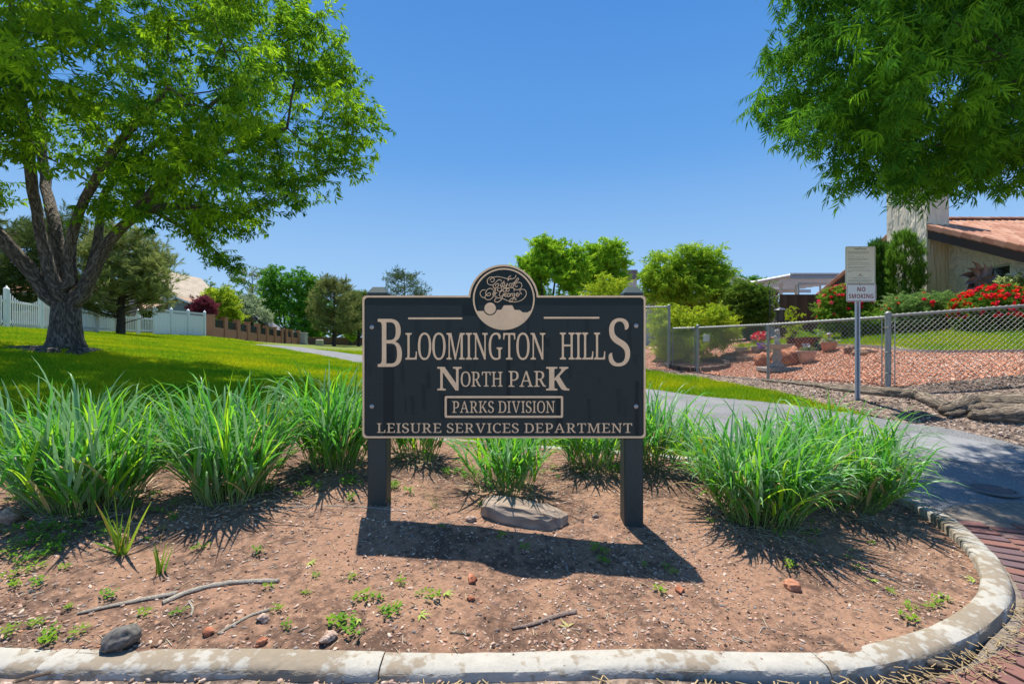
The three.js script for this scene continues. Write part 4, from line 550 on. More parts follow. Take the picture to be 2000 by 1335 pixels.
// reed-like clump: many culms, each with strap leaves that leave it at different heights, arch over and droop
function grassClump(label, u, v, hPx, wPx, n, seed, arch = 0) {
  const b = GS(u, v), K = -b.z / FOC, Hm = hPx * K, R = wPx * K / 2, t = thing('grass_clump', label, 'grass clump', b, 0, 'strap leaved grass clumps in the sign bed'), r = RNG(seed), sets = [[], [], [], []], culms = [], dead = [], foot = R * 0.56;
  const put = (x, z) => S(b.x + x, b.z + z) - b.y - 0.01;
  const leafAt = (p, az, L, top) => { const g = blade(L, 0.017 + 0.013 * r(), (top ? 0.3 : 0.7) * r() + 0.15 + arch * 1.2 * r(), (r() - 0.5) * 2.2, 7, top ? 0.08 + 0.35 * r() : 0.3 + 0.5 * r(), r() < 0.45 + 0.35 * arch ? 0.8 + 2.6 * r() : 0.15); g.rotateY(az); g.translate(p.x, p.y, p.z); return g; };
  for (let c = 0; c < n / 5; c++) {
    const a = r() * 6.283, q = Math.sqrt(r()), x = Math.cos(a) * q * foot, z = -Math.sin(a) * q * foot * 0.8, hs = Hm * (0.38 + 0.26 * r()) * (1.05 - 0.25 * q), out = (R * 0.42) * q * (0.5 + 0.8 * r()), a2 = a + (r() - 0.5) * 0.8, y0 = put(x, z), p0 = V(x, y0, z), p2 = V(x + Math.cos(a2) * out, y0 + hs, z - Math.sin(a2) * out), p1 = p0.clone().lerp(p2, 0.5).add(V(0, hs * 0.06, 0));
    culms.push(tube([p0, p1, p2], [0.0034, 0.003, 0.002], 4, false)); const k = 4 + ((r() * 3) | 0);
    for (let i = 0; i < k; i++) { const f = i === k - 1 ? 1 : lerp(0.22, 0.95, (i + r()) / k), p = f < 0.5 ? p0.clone().lerp(p1, f * 2) : p1.clone().lerp(p2, f * 2 - 1), az = r() < 0.55 ? a2 + (r() - 0.5) * 1.6 : r() * 6.283, L = (i === k - 1 ? 0.5 : 0.36 + 0.2 * r()) * Hm * (0.75 + 0.5 * r()) * (1 + 0.25 * arch), g = leafAt(p, az, L, i === k - 1); if (f < 0.45 && r() < 0.16) dead.push(g); else sets[Math.min(3, (r() * 4.1 * (0.4 + 0.6 * r())) | 0)].push(g); }
  }
  sets.forEach((s, i) => { if (s.length) mesh('blades', s, bladeMats[i], t).userData.kind = 'stuff'; });
  mesh('stems', culms, culmMat, t).userData.kind = 'stuff'; if (dead.length) mesh('dead_blades', dead, strawMat2, t).userData.kind = 'stuff';
  for (let i = 0; i < 26; i++) { const a = r() * 6.283, q = 0.5 + 0.5 * r(), x = Math.cos(a) * q * foot, z = -Math.sin(a) * q * foot * 0.8, g = leafAt(V(x, put(x, z) + Hm * (0.25 + 0.35 * r()), z), a + (r() - 0.5), Hm * (0.55 + 0.25 * r()) * (1 + 0.2 * arch), false); mesh('leaf', g, bladeMats[(r() * 2.2) | 0], t); }
  const st = []; for (let i = 0; i < n / 8; i++) { const a = r() * 6.283, q = foot * (0.6 + 0.7 * r()), l = 0.05 + 0.15 * r(), x0 = Math.cos(a) * q, z0 = Math.sin(a) * q, a2 = r() * 6.283, P = (x, z, h) => V(x, put(x, z) + 0.01 + h, z); st.push(tube([P(x0, z0, 0.004), P(x0 + Math.cos(a2) * l * 0.5, z0 + Math.sin(a2) * l * 0.5, 0.006 + 0.012 * r()), P(x0 + Math.cos(a2) * l, z0 + Math.sin(a2) * l, 0.004)], [0.0025, 0.003, 0.001], 3, false)); }
  mesh('thatch', st, strawMat, t).userData.kind = 'stuff'; return t;
}
grassClump('tall wide clump of blue green strap grass beside the left kerb', 165, 985, 228, 300, 950, 301, 0.05);
grassClump('upright clump of blue green strap grass between the widest clump and the sign', 450, 968, 222, 225, 720, 302, 0.15);
grassClump('leafy grass clump touching the near sign post with emblem side bolts', 650, 912, 190, 180, 520, 303, 0.2);
grassClump('shaded grass clump seen under the board beside the left post', 815, 893, 150, 150, 260, 304);
grassClump('small arching grass clump behind the flat grey rock', 985, 958, 150, 185, 250, 305, 0.9);
grassClump('grass clump under the board beside the right post', 1160, 915, 150, 170, 320, 306, 0.3);
grassClump('loose grass clump leaning out behind the right post', 1275, 905, 150, 180, 300, 307, 0.6);
grassClump('broad arching grass clump with drooping tips beside the curved kerb', 1478, 1008, 205, 255, 860, 308, 0.8);
grassClump('wide arching grass clump by the shaded path', 1632, 965, 178, 265, 860, 309, 0.8);
// young yellow-green strap plants
function sprout(label, u, v, list, seed, mats, w = 0.014) {
  const b = GS(u, v), K = -b.z / FOC, t = thing('strap_plant', label, 'plant', b), r = RNG(seed);
  for (const [du, dv, c] of list) { const L = Math.hypot(du, dv) * K, g = blade(L, w * (0.8 + 0.5 * r()), 0.1 + 0.3 * r(), (r() - 0.5) * 1.2, 6, Math.atan2(Math.abs(du), -dv) * 0.85); g.rotateY(du < 0 ? Math.PI + (r() - 0.5) * 0.8 : (r() - 0.5) * 0.8); g.translate((r() - 0.5) * 0.04, -0.01, (r() - 0.5) * 0.04); mesh('leaf', g, mats[c], t); }
}
const sp = [leafMat(0.3, 0.42, 0.04), leafMat(0.4, 0.3, 0.06), leafMat(0.18, 0.38, 0.04)];
sprout('young spiky plant of yellow green straps with rusty tips', 238, 1084, [[-60, -110, 1], [-45, -95, 0], [-38, -70, 0], [-25, -110, 2], [-12, -80, 0], [-5, -130, 0], [2, -90, 2], [25, -95, 0], [45, -110, 1], [68, -112, 0], [-68, -62, 0], [15, -60, 2], [-30, -50, 0], [-90, -12, 2], [10, -120, 0], [-18, -60, 0]], 320, sp, 0.017);
sprout('little pair of strap shoots beside the spiky plant', 312, 1120, [[-12, -62, 0], [-18, -48, 0], [8, -100, 1], [20, -58, 2], [-4, -70, 2], [14, -70, 0], [26, -66, 0], [2, -40, 0]], 321, sp, 0.017);
sprout('thin upright green shoot between the left post and the flat rock', 852, 995, [[-38, -66, 2], [-20, -50, 2], [-2, -72, 2], [14, -45, 2], [-28, -40, 0], [6, -35, 2]], 322, sp, 0.01);
// rocks
const rockV = std({ vertexColors: true, roughness: 0.96 });
function pitted(g) { const p = g.attributes.position, n = g.attributes.normal; for (let i = 0; i < p.count; i++) { const k = 0.004 * fbm(p.getX(i) * 70, p.getY(i) * 70, p.getZ(i) * 70, 3); p.setXYZ(i, p.getX(i) + n.getX(i) * k, p.getY(i) + n.getY(i) * k, p.getZ(i) + n.getZ(i) * k); } g.computeVertexNormals(); return g; }
const rockTex = (c, c2, sz = 0.5) => withMap({ roughness: 0.95 }, sz, tex(256, (x, y) => mixc(c, c2, sstep(0.3, 0.7, pf(x, y, 7, 5, L2)))), tex(256, (x, y) => pf(x, y, 12, 4, L3), false), 0.012);
const rockGrey = rockTex([0.2, 0.155, 0.13], [0.34, 0.27, 0.225]), rockLava = withMap({ roughness: 1 }, 0.16, tex(256, (x, y) => { const f = pf(x, y, 14, 3, L2); return mixc([0.03, 0.027, 0.024], [0.15, 0.14, 0.13], sstep(0.3, 0.65, f)); }), tex(256, (x, y) => sstep(0.3, 0.6, pf(x, y, 16, 3, L3)), false), 0.005), rockRed = rockTex([0.3, 0.1, 0.05], [0.52, 0.22, 0.12], 0.3), rockPale = rockTex([0.38, 0.25, 0.19], [0.55, 0.42, 0.34], 0.1);
{
  const p = GS(1030, 1032); let g = stone(3.3, 1, 1, 1, 0.3, 5, 1.1); { const a = g.attributes.position, pw = (v, k) => Math.sign(v) * Math.pow(Math.abs(v), k); for (let i = 0; i < a.count; i++) { const x = a.getX(i), y = a.getY(i), z = a.getZ(i); a.setXYZ(i, pw(x, 0.7) * 0.31, pw(y, 0.6) * 0.085 * (1 - 0.15 * x), pw(z, 0.75) * 0.15 * (1 - 0.2 * x)); } } const a = g.attributes.position; for (let i = 0; i < a.count; i++) { let y = a.getY(i); const x = a.getX(i); y = Math.min(y, 0.072 + 0.012 * n3(x * 9, 2, a.getZ(i) * 9) + (x < -0.15 ? 0.02 * n3(x * 40, 1, a.getZ(i) * 6) : 0)); a.setY(i, y); } g = g.toNonIndexed(); { const a3 = g.attributes.position; for (let i = 0; i < a3.count; i++) { const x = a3.getX(i), y = a3.getY(i), z = a3.getZ(i); a3.setXYZ(i, x, y + 0.014 * fbm(x * 16, y * 16, z * 16, 3), z + 0.014 * fbm(z * 16, x * 16, 5, 3)); } } veined(g, [0.18, 0.13, 0.098], [0.37, 0.285, 0.215], 22, 3); g.computeVertexNormals(); g.rotateZ(-0.1); g.rotateY(-0.2);
  const t = thing('flat_rock', 'flat weathered grey slab of rock lying before the grass under the sign', 'rock', p.clone().add(V(-0.02, 0.045, -0.14))); mesh('slab', g, rockV, t);
  const q = GS(224, 1276); const l = mesh('lava_rock', veined(pitted(stone(8.1, 0.074, 0.046, 0.06, 0.2, 6, 1.2)), [0.05, 0.045, 0.04], [0.2, 0.18, 0.16], 60, 2), rockV); l.geometry.rotateZ(0.25); l.position.copy(q).add(V(0, 0.035, -0.03)); tag(l, 'dark pitted lava rock resting on the kerb edge', 'rock');
  const s = GS(1548, 1150); const rd = mesh('red_rock', veined(pitted(stone(5.7, 0.046, 0.034, 0.04, 0.25, 5, 2)), [0.3, 0.11, 0.055], [0.56, 0.26, 0.15], 60), rockV); rd.position.copy(s).add(V(0, 0.018, 0)); tag(rd, 'fist sized rough red stone on bare soil right of the sign shadow', 'rock');
  for (const [u, v, sz, m, lab] of [[922, 1135, 0.026, rockRed, 'small orange angular stone below the sign shadow'], [515, 1212, 0.024, rockPale, 'pale rounded pebble at the end of the thin stick'], [405, 1240, 0.02, rockRed, 'small reddish pebble beside the stick end'], [642, 1252, 0.03, rockPale, 'pinkish stone near the kerb among weeds'], [510, 1258, 0.02, rockRed, 'brick red pebble near the kerb'], [920, 1020, 0.03, rockPale, 'pale stone beside the flat grey slab'], [1163, 1010, 0.02, rockGrey, 'grey pebble between the slab and the right post'], [1327, 1155, 0.022, rockRed, 'orange pebble near the tip of the sign shadow'], [15, 1020, 0.07, rockPale, 'tan stone lying by the widest clump'], [920, 1175, 0.016, rockRed, 'tiny orange stone above the bare red streak']]) { const b = GS(u, v), o = mesh('pebble', stone(u * 0.37, sz * 1.3, sz * 0.75, sz, 0.6, 2, 1.1), m); o.position.copy(b).add(V(0, sz * 0.4, 0)); o.rotation.y = u; tag(o, lab, 'stone'); }
}
// sticks and roots lying on the soil
const stickMat = barkMat([0.42, 0.35, 0.27], [0.66, 0.58, 0.48], 0.1, 0.002), stickDark = barkMat([0.13, 0.09, 0.065], [0.3, 0.22, 0.16], 0.1, 0.002);
function stick(label, list, r0, r1, mat) { const c = curve(list.map(([u, v]) => { const p = GS(u, v); return p.setY(p.y + Math.max(r0, r1) * 0.6); }), 24); const o = mesh('stick', tube(c.map((p, i) => p.add(V(0, 0.003 * n3(i, r0 * 999, 0), 0.004 * n3(0, i * 0.6, r0 * 777)))), c.map((_, i) => lerp(r0, r1, i / 24) * (1 + 0.15 * n3(i * 0.8, 4, r0 * 300))), 7), mat); tag(o, label, 'stick'); }
stick('long pale curved root lying on the soil, the thicker piece', [[318, 1178], [370, 1158], [440, 1145], [500, 1139], [545, 1137]], 0.012, 0.011, stickMat);
stick('thinner pale root running into the thicker root', [[150, 1201], [215, 1187], [280, 1172], [345, 1160]], 0.006, 0.012, stickMat);
stick('short brown twig below the pale roots', [[425, 1243], [455, 1225], [490, 1205], [528, 1192]], 0.006, 0.007, stickMat);
stick('thin pale root running past the foot of the left post', [[535, 996], [590, 990], [660, 990], [720, 991], [790, 1000]], 0.005, 0.004, stickMat);
stick('thin dark twig left of the sign shadow', [[510, 1030], [570, 1029], [650, 1034]], 0.004, 0.003, stickDark);
stick('small hooked twig near the pale roots', [[368, 1175], [376, 1190], [372, 1205]], 0.006, 0.005, stickMat);
stick('crooked root in front of the broad arching clump', [[1600, 1040], [1640, 1022], [1690, 1018], [1740, 1026]], 0.008, 0.006, stickDark);
stick('straight thin straw stem right of the red stone', [[1690, 1105], [1740, 1125], [1790, 1155]], 0.003, 0.003, stickMat);
stick('pale peeled root scrap near the front kerb', [[1000, 1232], [1040, 1222], [1080, 1207], [1125, 1195]], 0.007, 0.013, rockPale);
stick('dark broken twig lying flat near the kerb', [[878, 1243], [918, 1246]], 0.005, 0.005, stickDark);
stick('bent brown twig near the front kerb', [[695, 1262], [705, 1245], [722, 1230]], 0.004, 0.003, stickDark);
stick('twig lying beside the lava rock', [[120, 1288], [160, 1282], [190, 1284]], 0.005, 0.006, stickMat);
{ const a = G(30, 1330, 0.125), b = G(98, 1313, 0.125), o = mesh('stick', tube([a, a.clone().lerp(b, 0.5).add(V(0, 0.003, 0)), b], [0.006, 0.007, 0.006], 6), stickDark); tag(o, 'brown stick lying on top of the kerb', 'stick'); }
{ const l = [[1720, 1302], [1760, 1292], [1800, 1290], [1850, 1300]].map(([u, v]) => G(u, v, 0.06)); const o = mesh('kerb_root', tube(curve(l, 20), Array.from({ length: 21 }, (_, i) => 0.012 + 0.013 * Math.sin(i / 20 * 3.1)), 8), rootMat); tag(o, 'gnarled root in the litter between kerb and brick paving', 'root'); }
// weed sprouts, one by one
{
  const wm = [leafMat(0.16, 0.36, 0.03), leafMat(0.24, 0.42, 0.03)], r = RNG(90), forms = [0, 1, 2, 3].map((k) => { const gs = [], q = RNG(400 + k); for (let i = 0; i < 26; i++) { const g = leafShape(0.018 + 0.012 * q(), 0.011, 0.2, 0.1); g.rotateZ(q() * 0.9); g.rotateY(q() * 6.28); const R = 0.034 * Math.sqrt(q()), a = q() * 6.28; g.translate(R * Math.cos(a), 0.006 + 0.024 * q(), R * Math.sin(a)); gs.push(g); } const m = merge(gs); m.deleteAttribute('uv'); return m; });
  const at2 = [[40, 1105], [70, 1095], [100, 1080], [60, 1120], [30, 1150], [75, 1148], [125, 1115], [110, 1060], [50, 1065], [15, 1085], [20, 1130], [85, 1070], [130, 1190], [210, 1164], [70, 1225], [100, 1240], [90, 1258], [150, 1245], [280, 1205], [395, 1075], [505, 1085], [525, 1150], [545, 1190], [350, 1200], [690, 1130], [735, 1170], [700, 1170], [770, 1190], [760, 1205], [675, 1215], [655, 1225], [690, 1245], [745, 1195], [815, 1165], [845, 1170], [785, 1138], [860, 1032], [1165, 1078], [1180, 1085], [1025, 1070], [1175, 1100], [1260, 1110], [1298, 1112], [1310, 1120], [1290, 1160], [1590, 1052], [1655, 1080], [1705, 1050], [1830, 1180], [1850, 1172], [1775, 1212], [1745, 1160], [1680, 1110], [1815, 1190], [1780, 1190], [985, 1050], [940, 985], [1545, 1105], [620, 1130], [600, 1160], [290, 1055], [20, 1240], [250, 1238], [560, 1225]];
  at2.forEach(([u, v], i) => { const p = GS(u + (r() - 0.5) * 8, v + (r() - 0.5) * 6), o = mesh('weed', forms[i % 4], wm[(r() * 2) | 0]), s = 0.55 + 0.75 * r(); o.position.copy(p).add(V(0, 0.002, 0)); o.scale.setScalar(s); o.rotation.y = r() * 6.28; tag(o, 'tiny green weed sprout in the brown soil', 'weed', 'weed sprouts scattered over the soil bed'); });
  // ground cover under the grass clumps
  const low = []; for (const [u, v, n, R] of [[290, 900, 60, 0.35], [60, 1070, 24, 0.3], [150, 1010, 30, 0.5], [580, 905, 30, 0.3], [700, 960, 12, 0.3], [540, 955, 14, 0.25], [930, 930, 12, 0.2], [1120, 920, 16, 0.4], [1540, 1030, 12, 0.4]]) { const c = GS(u, v); for (let i = 0; i < n; i++) { const a = r() * 6.28, q = R * Math.sqrt(r()), x = c.x + Math.cos(a) * q * 1.6, z = c.z + Math.sin(a) * q * 0.7, s = 0.6 + 0.8 * r(); low.push({ p: V(x, S(x, z) + 0.002, z), q: qe(0, r() * 6.28, 0), s: V(s, s * 1.3, s) }); } }
  scatter('ground_cover', forms[1], wm[0], low, 'low green ground cover round the feet of the grass clumps', 'ground cover');
}
// fallen leaf sprigs
{
  const fm = [leafMat(0.42, 0.55, 0.12, 0.3), leafMat(0.5, 0.46, 0.2, 0.3)], r = RNG(97);
  [[605, 1100, 'pale green fallen leaf sprig between the two pale roots and the thin twig'], [868, 1165, 'yellowish fallen leaf sprig below the sign shadow'], [1108, 1228, 'green fallen leaf sprig near the front kerb'], [700, 1212, 'curled pale fallen leaf among the weeds'], [1702, 1128, 'fallen leaf sprig beside the straw stem'], [1660, 1062, 'pale fallen leaf sprig in the shade of the wide grass clump'], [1905, 1122, 'yellow green fallen leaf sprig against the kerb bend'], [820, 1208, 'small fallen leaf on the bare soil near the weeds'], [1605, 1100, 'dry fallen leaf scrap above the red stone']].forEach(([u, v, lab], i) => { const p = GS(u, v), gs = []; for (let k = 0; k < 4; k++) { const g = leafShape(0.04 + 0.025 * r(), 0.012, 0.15, 0.2); g.rotateZ(0.1 + 0.25 * r()); g.rotateY((k - 1.5) * 0.7 + (r() - 0.5) * 0.4); gs.push(g); } const m = merge(gs); m.deleteAttribute('uv'); const o = mesh('fallen_leaf', m, fm[i % 3 === 2 ? 1 : 0]); o.position.copy(p).add(V(0, 0.006, 0)); o.rotation.y = r() * 6.28; tag(o, lab, 'leaf'); });
}
// stones, chips and clods in the soil
{
  const r = RNG(95), pick = (n, big) => { const out = []; while (out.length < n) { const x = lerp(-4.4, 3.5, r()), z = -lerp(1.9, 5.0, Math.pow(r(), 1.3)); if (!inPoly(bedPoly, x, z) || nearPoly(bedPoly, x, z)[2] < 0.06 && r() < 0.7) continue; const dens = 0.35 + 0.65 * sstep(-0.25, 0.3, fbm(x * 1.4, 9, z * 1.4, 3)); if (r() > dens) continue; out.push([x, z]); } return out; };
  const chip = stone(1.1, 1, 0.55, 0.8, 0.4, 1), chip2 = stone(4.2, 1, 0.4, 0.6, 0.5, 1), white = std({ color: C(1, 1, 1), roughness: 0.95 });
  const mk = (n, s0, s1, cols) => pick(n).map(([x, z]) => { const s = lerp(s0, s1, Math.pow(r(), 3)), c = cols[(r() * cols.length) | 0], k = 0.75 + 0.5 * r(); return { p: V(x, S(x, z) + s * 0.15, z), q: qe((r() - 0.5) * 0.8, r() * 6.28, (r() - 0.5) * 0.8), s: V(s, s, s), c: C(c[0] * k, c[1] * k, c[2] * k) }; });
  scatter('pebbles', chip, white, mk(17000, 0.0025, 0.0105, [[0.42, 0.27, 0.2], [0.38, 0.21, 0.145], [0.46, 0.34, 0.27], [0.3, 0.2, 0.16], [0.22, 0.19, 0.18], [0.4, 0.2, 0.12]]), 'small pinkish pebbles strewn over the soil', 'pebbles');
  scatter('wood_chips', chip2, white, mk(8000, 0.004, 0.015, [[0.46, 0.31, 0.23], [0.33, 0.2, 0.14], [0.52, 0.39, 0.3], [0.16, 0.11, 0.085]]), 'brown bark chips strewn over the soil', 'bark chips');
  scatter('soil_clods', stone(6.6, 1, 0.8, 1, 0.5, 1), soilMat, mk(2600, 0.003, 0.009, [[1, 1, 1]]).slice(0, 2600).map((o) => { delete o.c; return o; }), 'dark crumbs of soil', 'soil');
  const st = []; const str = new THREE.CylinderGeometry(1, 1, 1, 4, 1); str.rotateZ(Math.PI / 2); for (const [x, z] of pick(1700)) { const l = 0.02 + 0.07 * r() * r(); st.push({ p: V(x, S(x, z) + 0.004, z), q: qe(0, r() * 6.28, (r() - 0.5) * 0.25), s: V(l, 0.0012 + 0.001 * r(), 0.0015), c: C(...[[0.5, 0.4, 0.25], [0.28, 0.19, 0.13], [0.6, 0.52, 0.4]][(r() * 3) | 0]) }); }
  scatter('dry_straw', str, white, st, 'dry straw and fine twigs on the soil', 'straw');
  // litter between kerb and paving
  const lit = [], lp = [[-1.5, -1.78], [0.5, -1.92], [1.3, -1.98], [2, -2.13], [2.5, -2.33], [2.9, -2.6], [3.15, -2.85], [3.2, -2.7], [2.62, -2.28], [2.1, -1.98], [1.4, -1.85], [1.2, -1.55], [-1.5, -1.5]]; while (lit.length < 1100) { const x = lerp(-1.5, 3, r()), z = -lerp(1.5, 2.6, r()); if (!inPoly(lp, x, z)) continue; const l = 0.02 + 0.06 * r(), k = 0.6 + 0.5 * r(); lit.push({ p: V(x, H(x, z) + 0.066 + 0.03 * r() * r(), z), q: qe(0, r() * 6.28, (r() - 0.5) * 0.5), s: V(l, 0.0014, 0.002 + 0.002 * r()), c: C(0.42 * k, 0.3 * k, 0.15 * k) }); }
  scatter('dry_needles', str, white, lit, 'dry yellow grass litter along the foot of the kerb', 'litter');
  const lit2 = []; while (lit2.length < 1800) { const x = lerp(-2, 2.6, r()), z = -lerp(1.2, 2.2, r()); if (!inPoly([[-2, -1.82], [0, -1.87], [1.4, -1.97], [1.9, -1.9], [1.2, -1.3], [-2, -1.3]], x, z)) continue; const s = 0.004 + 0.013 * r() ** 2, c = [[0.45, 0.3, 0.23], [0.25, 0.17, 0.13], [0.55, 0.42, 0.34]][(r() * 3) | 0]; lit2.push({ p: V(x, H(x, z) + 0.07, z), q: qe(r(), r() * 6, r()), s: V(s, s, s), c: C(...c) }); }
  scatter('pebbles', chip, white, lit2, 'bark chips and grit in front of the kerb', 'grit');
  // gravel mulch under the overhanging tree and by the notice post
  const gm = []; while (gm.length < 9000) { const x = lerp(3.5, 10.5, r()), z = -lerp(4.5, 13, Math.pow(r(), 1.2)); if (!inPoly(mulchPoly, x, z)) continue; const s = 0.008 + 0.02 * r() ** 2, c = [[0.42, 0.32, 0.27], [0.28, 0.21, 0.18], [0.52, 0.42, 0.36], [0.16, 0.12, 0.1]][(r() * 4) | 0]; gm.push({ p: V(x, H(x, z) + 0.012, z), q: qe(r(), r() * 6, r()), s: V(s, s * 0.7, s), c: C(...c) }); }
  scatter('mulch_chips', chip2, white, gm, 'grey brown bark mulch round the surface roots', 'mulch');
  // red gravel of the yard
  const rg = []; while (rg.length < 40000) { const x = lerp(3.5, 14.5, Math.pow(r(), 1.1)), z = -lerp(7, 19, Math.pow(r(), 1.35)); if (!inPoly(yardPoly, x, z) || inPoly(gardenLawnPoly, x, z)) continue; const s = 0.011 + 0.016 * r(), k = 0.65 + 0.6 * r(), c = r() < 0.15 ? [0.62, 0.46, 0.38] : [0.55, 0.255, 0.155]; rg.push({ p: V(x, H(x, z) + 0.01, z), q: qe(r() * 2 - 1, r() * 6, r() * 2 - 1), s: V(s * 1.2, s * 0.7, s), c: C(c[0] * k, c[1] * k, c[2] * k) }); }
  scatter('red_gravel', chip, white, rg, 'salmon red gravel covering the yard', 'gravel');
}
// lawn blades
{
  const r = RNG(99), tuft = (() => { const gs = [], q = RNG(7); for (let i = 0; i < 9; i++) { const L = 0.045 + 0.035 * q(), w = 0.005, a = q() * 6.28, ln = 0.3 * q(), g = new THREE.BufferGeometry(); g.setAttribute('position', new THREE.Float32BufferAttribute([-w / 2, 0, 0, w / 2, 0, 0, w * 0.3, L * 0.6, L * ln * 0.5, -w / 2, 0, 0, w * 0.3, L * 0.6, L * ln * 0.5, 0, L, L * ln * 1.5], 3)); g.computeVertexNormals(); g.rotateY(a); g.translate((q() - 0.5) * 0.09, 0, (q() - 0.5) * 0.09); gs.push(g); } const m = merge(gs); m.deleteAttribute('uv'); return m; })();
  const gm = leafMat(1, 1, 1, 0.4), blades = (n, dmin, dmax, poly, avoid, pw, off) => { const out = []; let x0 = 1e9, x1 = -1e9; for (const [x] of poly) { x0 = Math.min(x0, x); x1 = Math.max(x1, x); } for (let t = 0; t < n * 6 && out.length < n; t++) { const d = dmin * Math.pow(dmax / dmin, Math.pow(r(), pw)), x = d * lerp(-1.25, 1.25, r()); if (!inPoly(poly, x, -d) || avoid(x, -d)) continue; const s = (0.75 + 0.5 * r()) * (1 + d * 0.035), k = clamp(0.5 + 1.3 * fbm(x * 0.5, 4, -d * 0.5, 3) + (r() - 0.5) * 0.7, 0, 1); out.push({ p: V(x, H(x, -d) + off, -d), q: qe(0, r() * 6.28, 0), s: V(s * 1.5, s * (0.7 + 0.5 * r()) * 0.8, s * 1.5), c: C(lerp(0.17, 0.6, k), lerp(0.4, 0.6, k), 0.012) }); } return out; };
  const offPath = (x, z) => inPoly(pathPoly, x, z) || inPoly(bedPoly, x, z) || nearPoly(bedPoly, x, z)[2] < 0.1;
  scatter('lawn_grass', tuft, gm, blades(90000, 3, 34, lawnPoly, offPath, 0.9, 0), 'short mown grass blades of the park lawn', 'grass');
  scatter('garden_grass', tuft, gm, blades(16000, 9, 17, gardenLawnPoly, () => false, 1, 0.03), 'short grass blades of the garden lawn', 'grass');
}

// ---------- fences, walls and buildings on the left ----------
const whiteVinyl = withMap({ roughness: 0.5 }, 1.5, tex(128, (x, y) => { const k = 0.74 + 0.06 * pf(x, y, 6, 4); return [k, k, k * 1.01]; }));
function finial(w) { return lathe([[0.001, 0.16], [0.02, 0.15], [w * 0.28, 0.1], [w * 0.5, 0.06], [w * 0.66, 0.05], [w * 0.7, 0.02], [w * 0.7, 0]], 4).rotateY(Math.PI / 4); }
{ // scalloped picket fence: posts at measured columns and distances
  const posts = [[-120, 14.2], [-22, 16.2], [12, 18.2], [78, 20.4], [134, 22.4], [188, 25.2], [231, 27.2], [269, 29], [299, 30.4]].map(([u, d]) => [u, d]);
  const P = [[-75, 15.6], [12, 17.6], [79, 20.0], [139, 22.6], [188, 25.2], [231, 27.2], [269, 29], [300.5, 30.6]].map(([u, d]) => col(u, d));
  const t = thing('picket_fence', 'white scalloped picket fence along the top of the lawn', 'fence');
  const pg = new THREE.BoxGeometry(0.05, 1, 0.022), cg = finial(0.13);
  P.forEach((p, i) => { const h = i === P.length - 1 ? 0 : 1.52; if (!h) return; const po = mesh('post', box(0.13, h + 0.2, 0.13), whiteVinyl, t); po.position.set(p.x, p.y + h / 2 - 0.1, p.z); const c = mesh('post_cap', cg, whiteVinyl, po); c.position.y = h / 2 + 0.1; });
  for (let i = 0; i < P.length - 1; i++) {
    const a = P[i], b = P[i + 1], L = Math.hypot(b.x - a.x, b.z - a.z), an = Math.atan2(-(b.z - a.z), b.x - a.x), n = Math.round(L / 0.17);
    for (const h of [0.28, 1.08]) { const q0 = V(a.x, a.y + h, a.z), q1 = V(b.x, b.y + h, b.z), g = box(q0.distanceTo(q1) - 0.13, 0.1, 0.05); const m = mesh('rail', g, whiteVinyl, t); m.position.copy(q0).lerp(q1, 0.5); m.rotation.set(0, an, Math.atan2(q1.y - q0.y, L)); }
    for (let k = 1; k < n; k++) { const f = k / n, top = 1.06 + 0.42 * Math.pow(Math.abs(2 * f - 1), 1.8), m = mesh('picket', pg, whiteVinyl, t), hh = top - 0.2 + 0.0; m.scale.y = hh; m.position.set(lerp(a.x, b.x, f) + Math.sin(an) * 0.04, lerp(a.y, b.y, f) + 0.2 + hh / 2, lerp(a.z, b.z, f) + Math.cos(an) * 0.04); m.rotation.y = an; }
    if (i < 4) { const gs = [], m = Math.round(L / 0.14); for (let k = 0; k < m; k++) for (const s of [-1, 1]) { const f0 = (k + 0.5 - 0.5 * s) / m, f1 = (k + 0.5 + 0.5 * s) / m; gs.push(bar(V(lerp(a.x, b.x, f0), lerp(a.y, b.y, f0) + 0.02, lerp(a.z, b.z, f0)), V(lerp(a.x, b.x, f1), lerp(a.y, b.y, f1) + 0.2, lerp(a.z, b.z, f1)), 0.013, 4)); } mesh('lattice', gs, whiteVinyl, t).userData.kind = 'stuff'; }
  }
}
function latticePanel(t, a, b, y0, h) { const L = Math.hypot(b.x - a.x, b.z - a.z), gs = [], m = Math.round(L / 0.13); for (let k = 0; k < m; k++) for (const s of [-1, 1]) { const f0 = (k + 0.5 - 0.5 * s) / m, f1 = (k + 0.5 + 0.5 * s) / m; gs.push(bar(V(lerp(a.x, b.x, f0), lerp(a.y, b.y, f0) + y0, lerp(a.z, b.z, f0)), V(lerp(a.x, b.x, f1), lerp(a.y, b.y, f1) + y0 + h, lerp(a.z, b.z, f1)), 0.014, 4)); } mesh('lattice', gs, whiteVinyl, t).userData.kind = 'stuff'; }
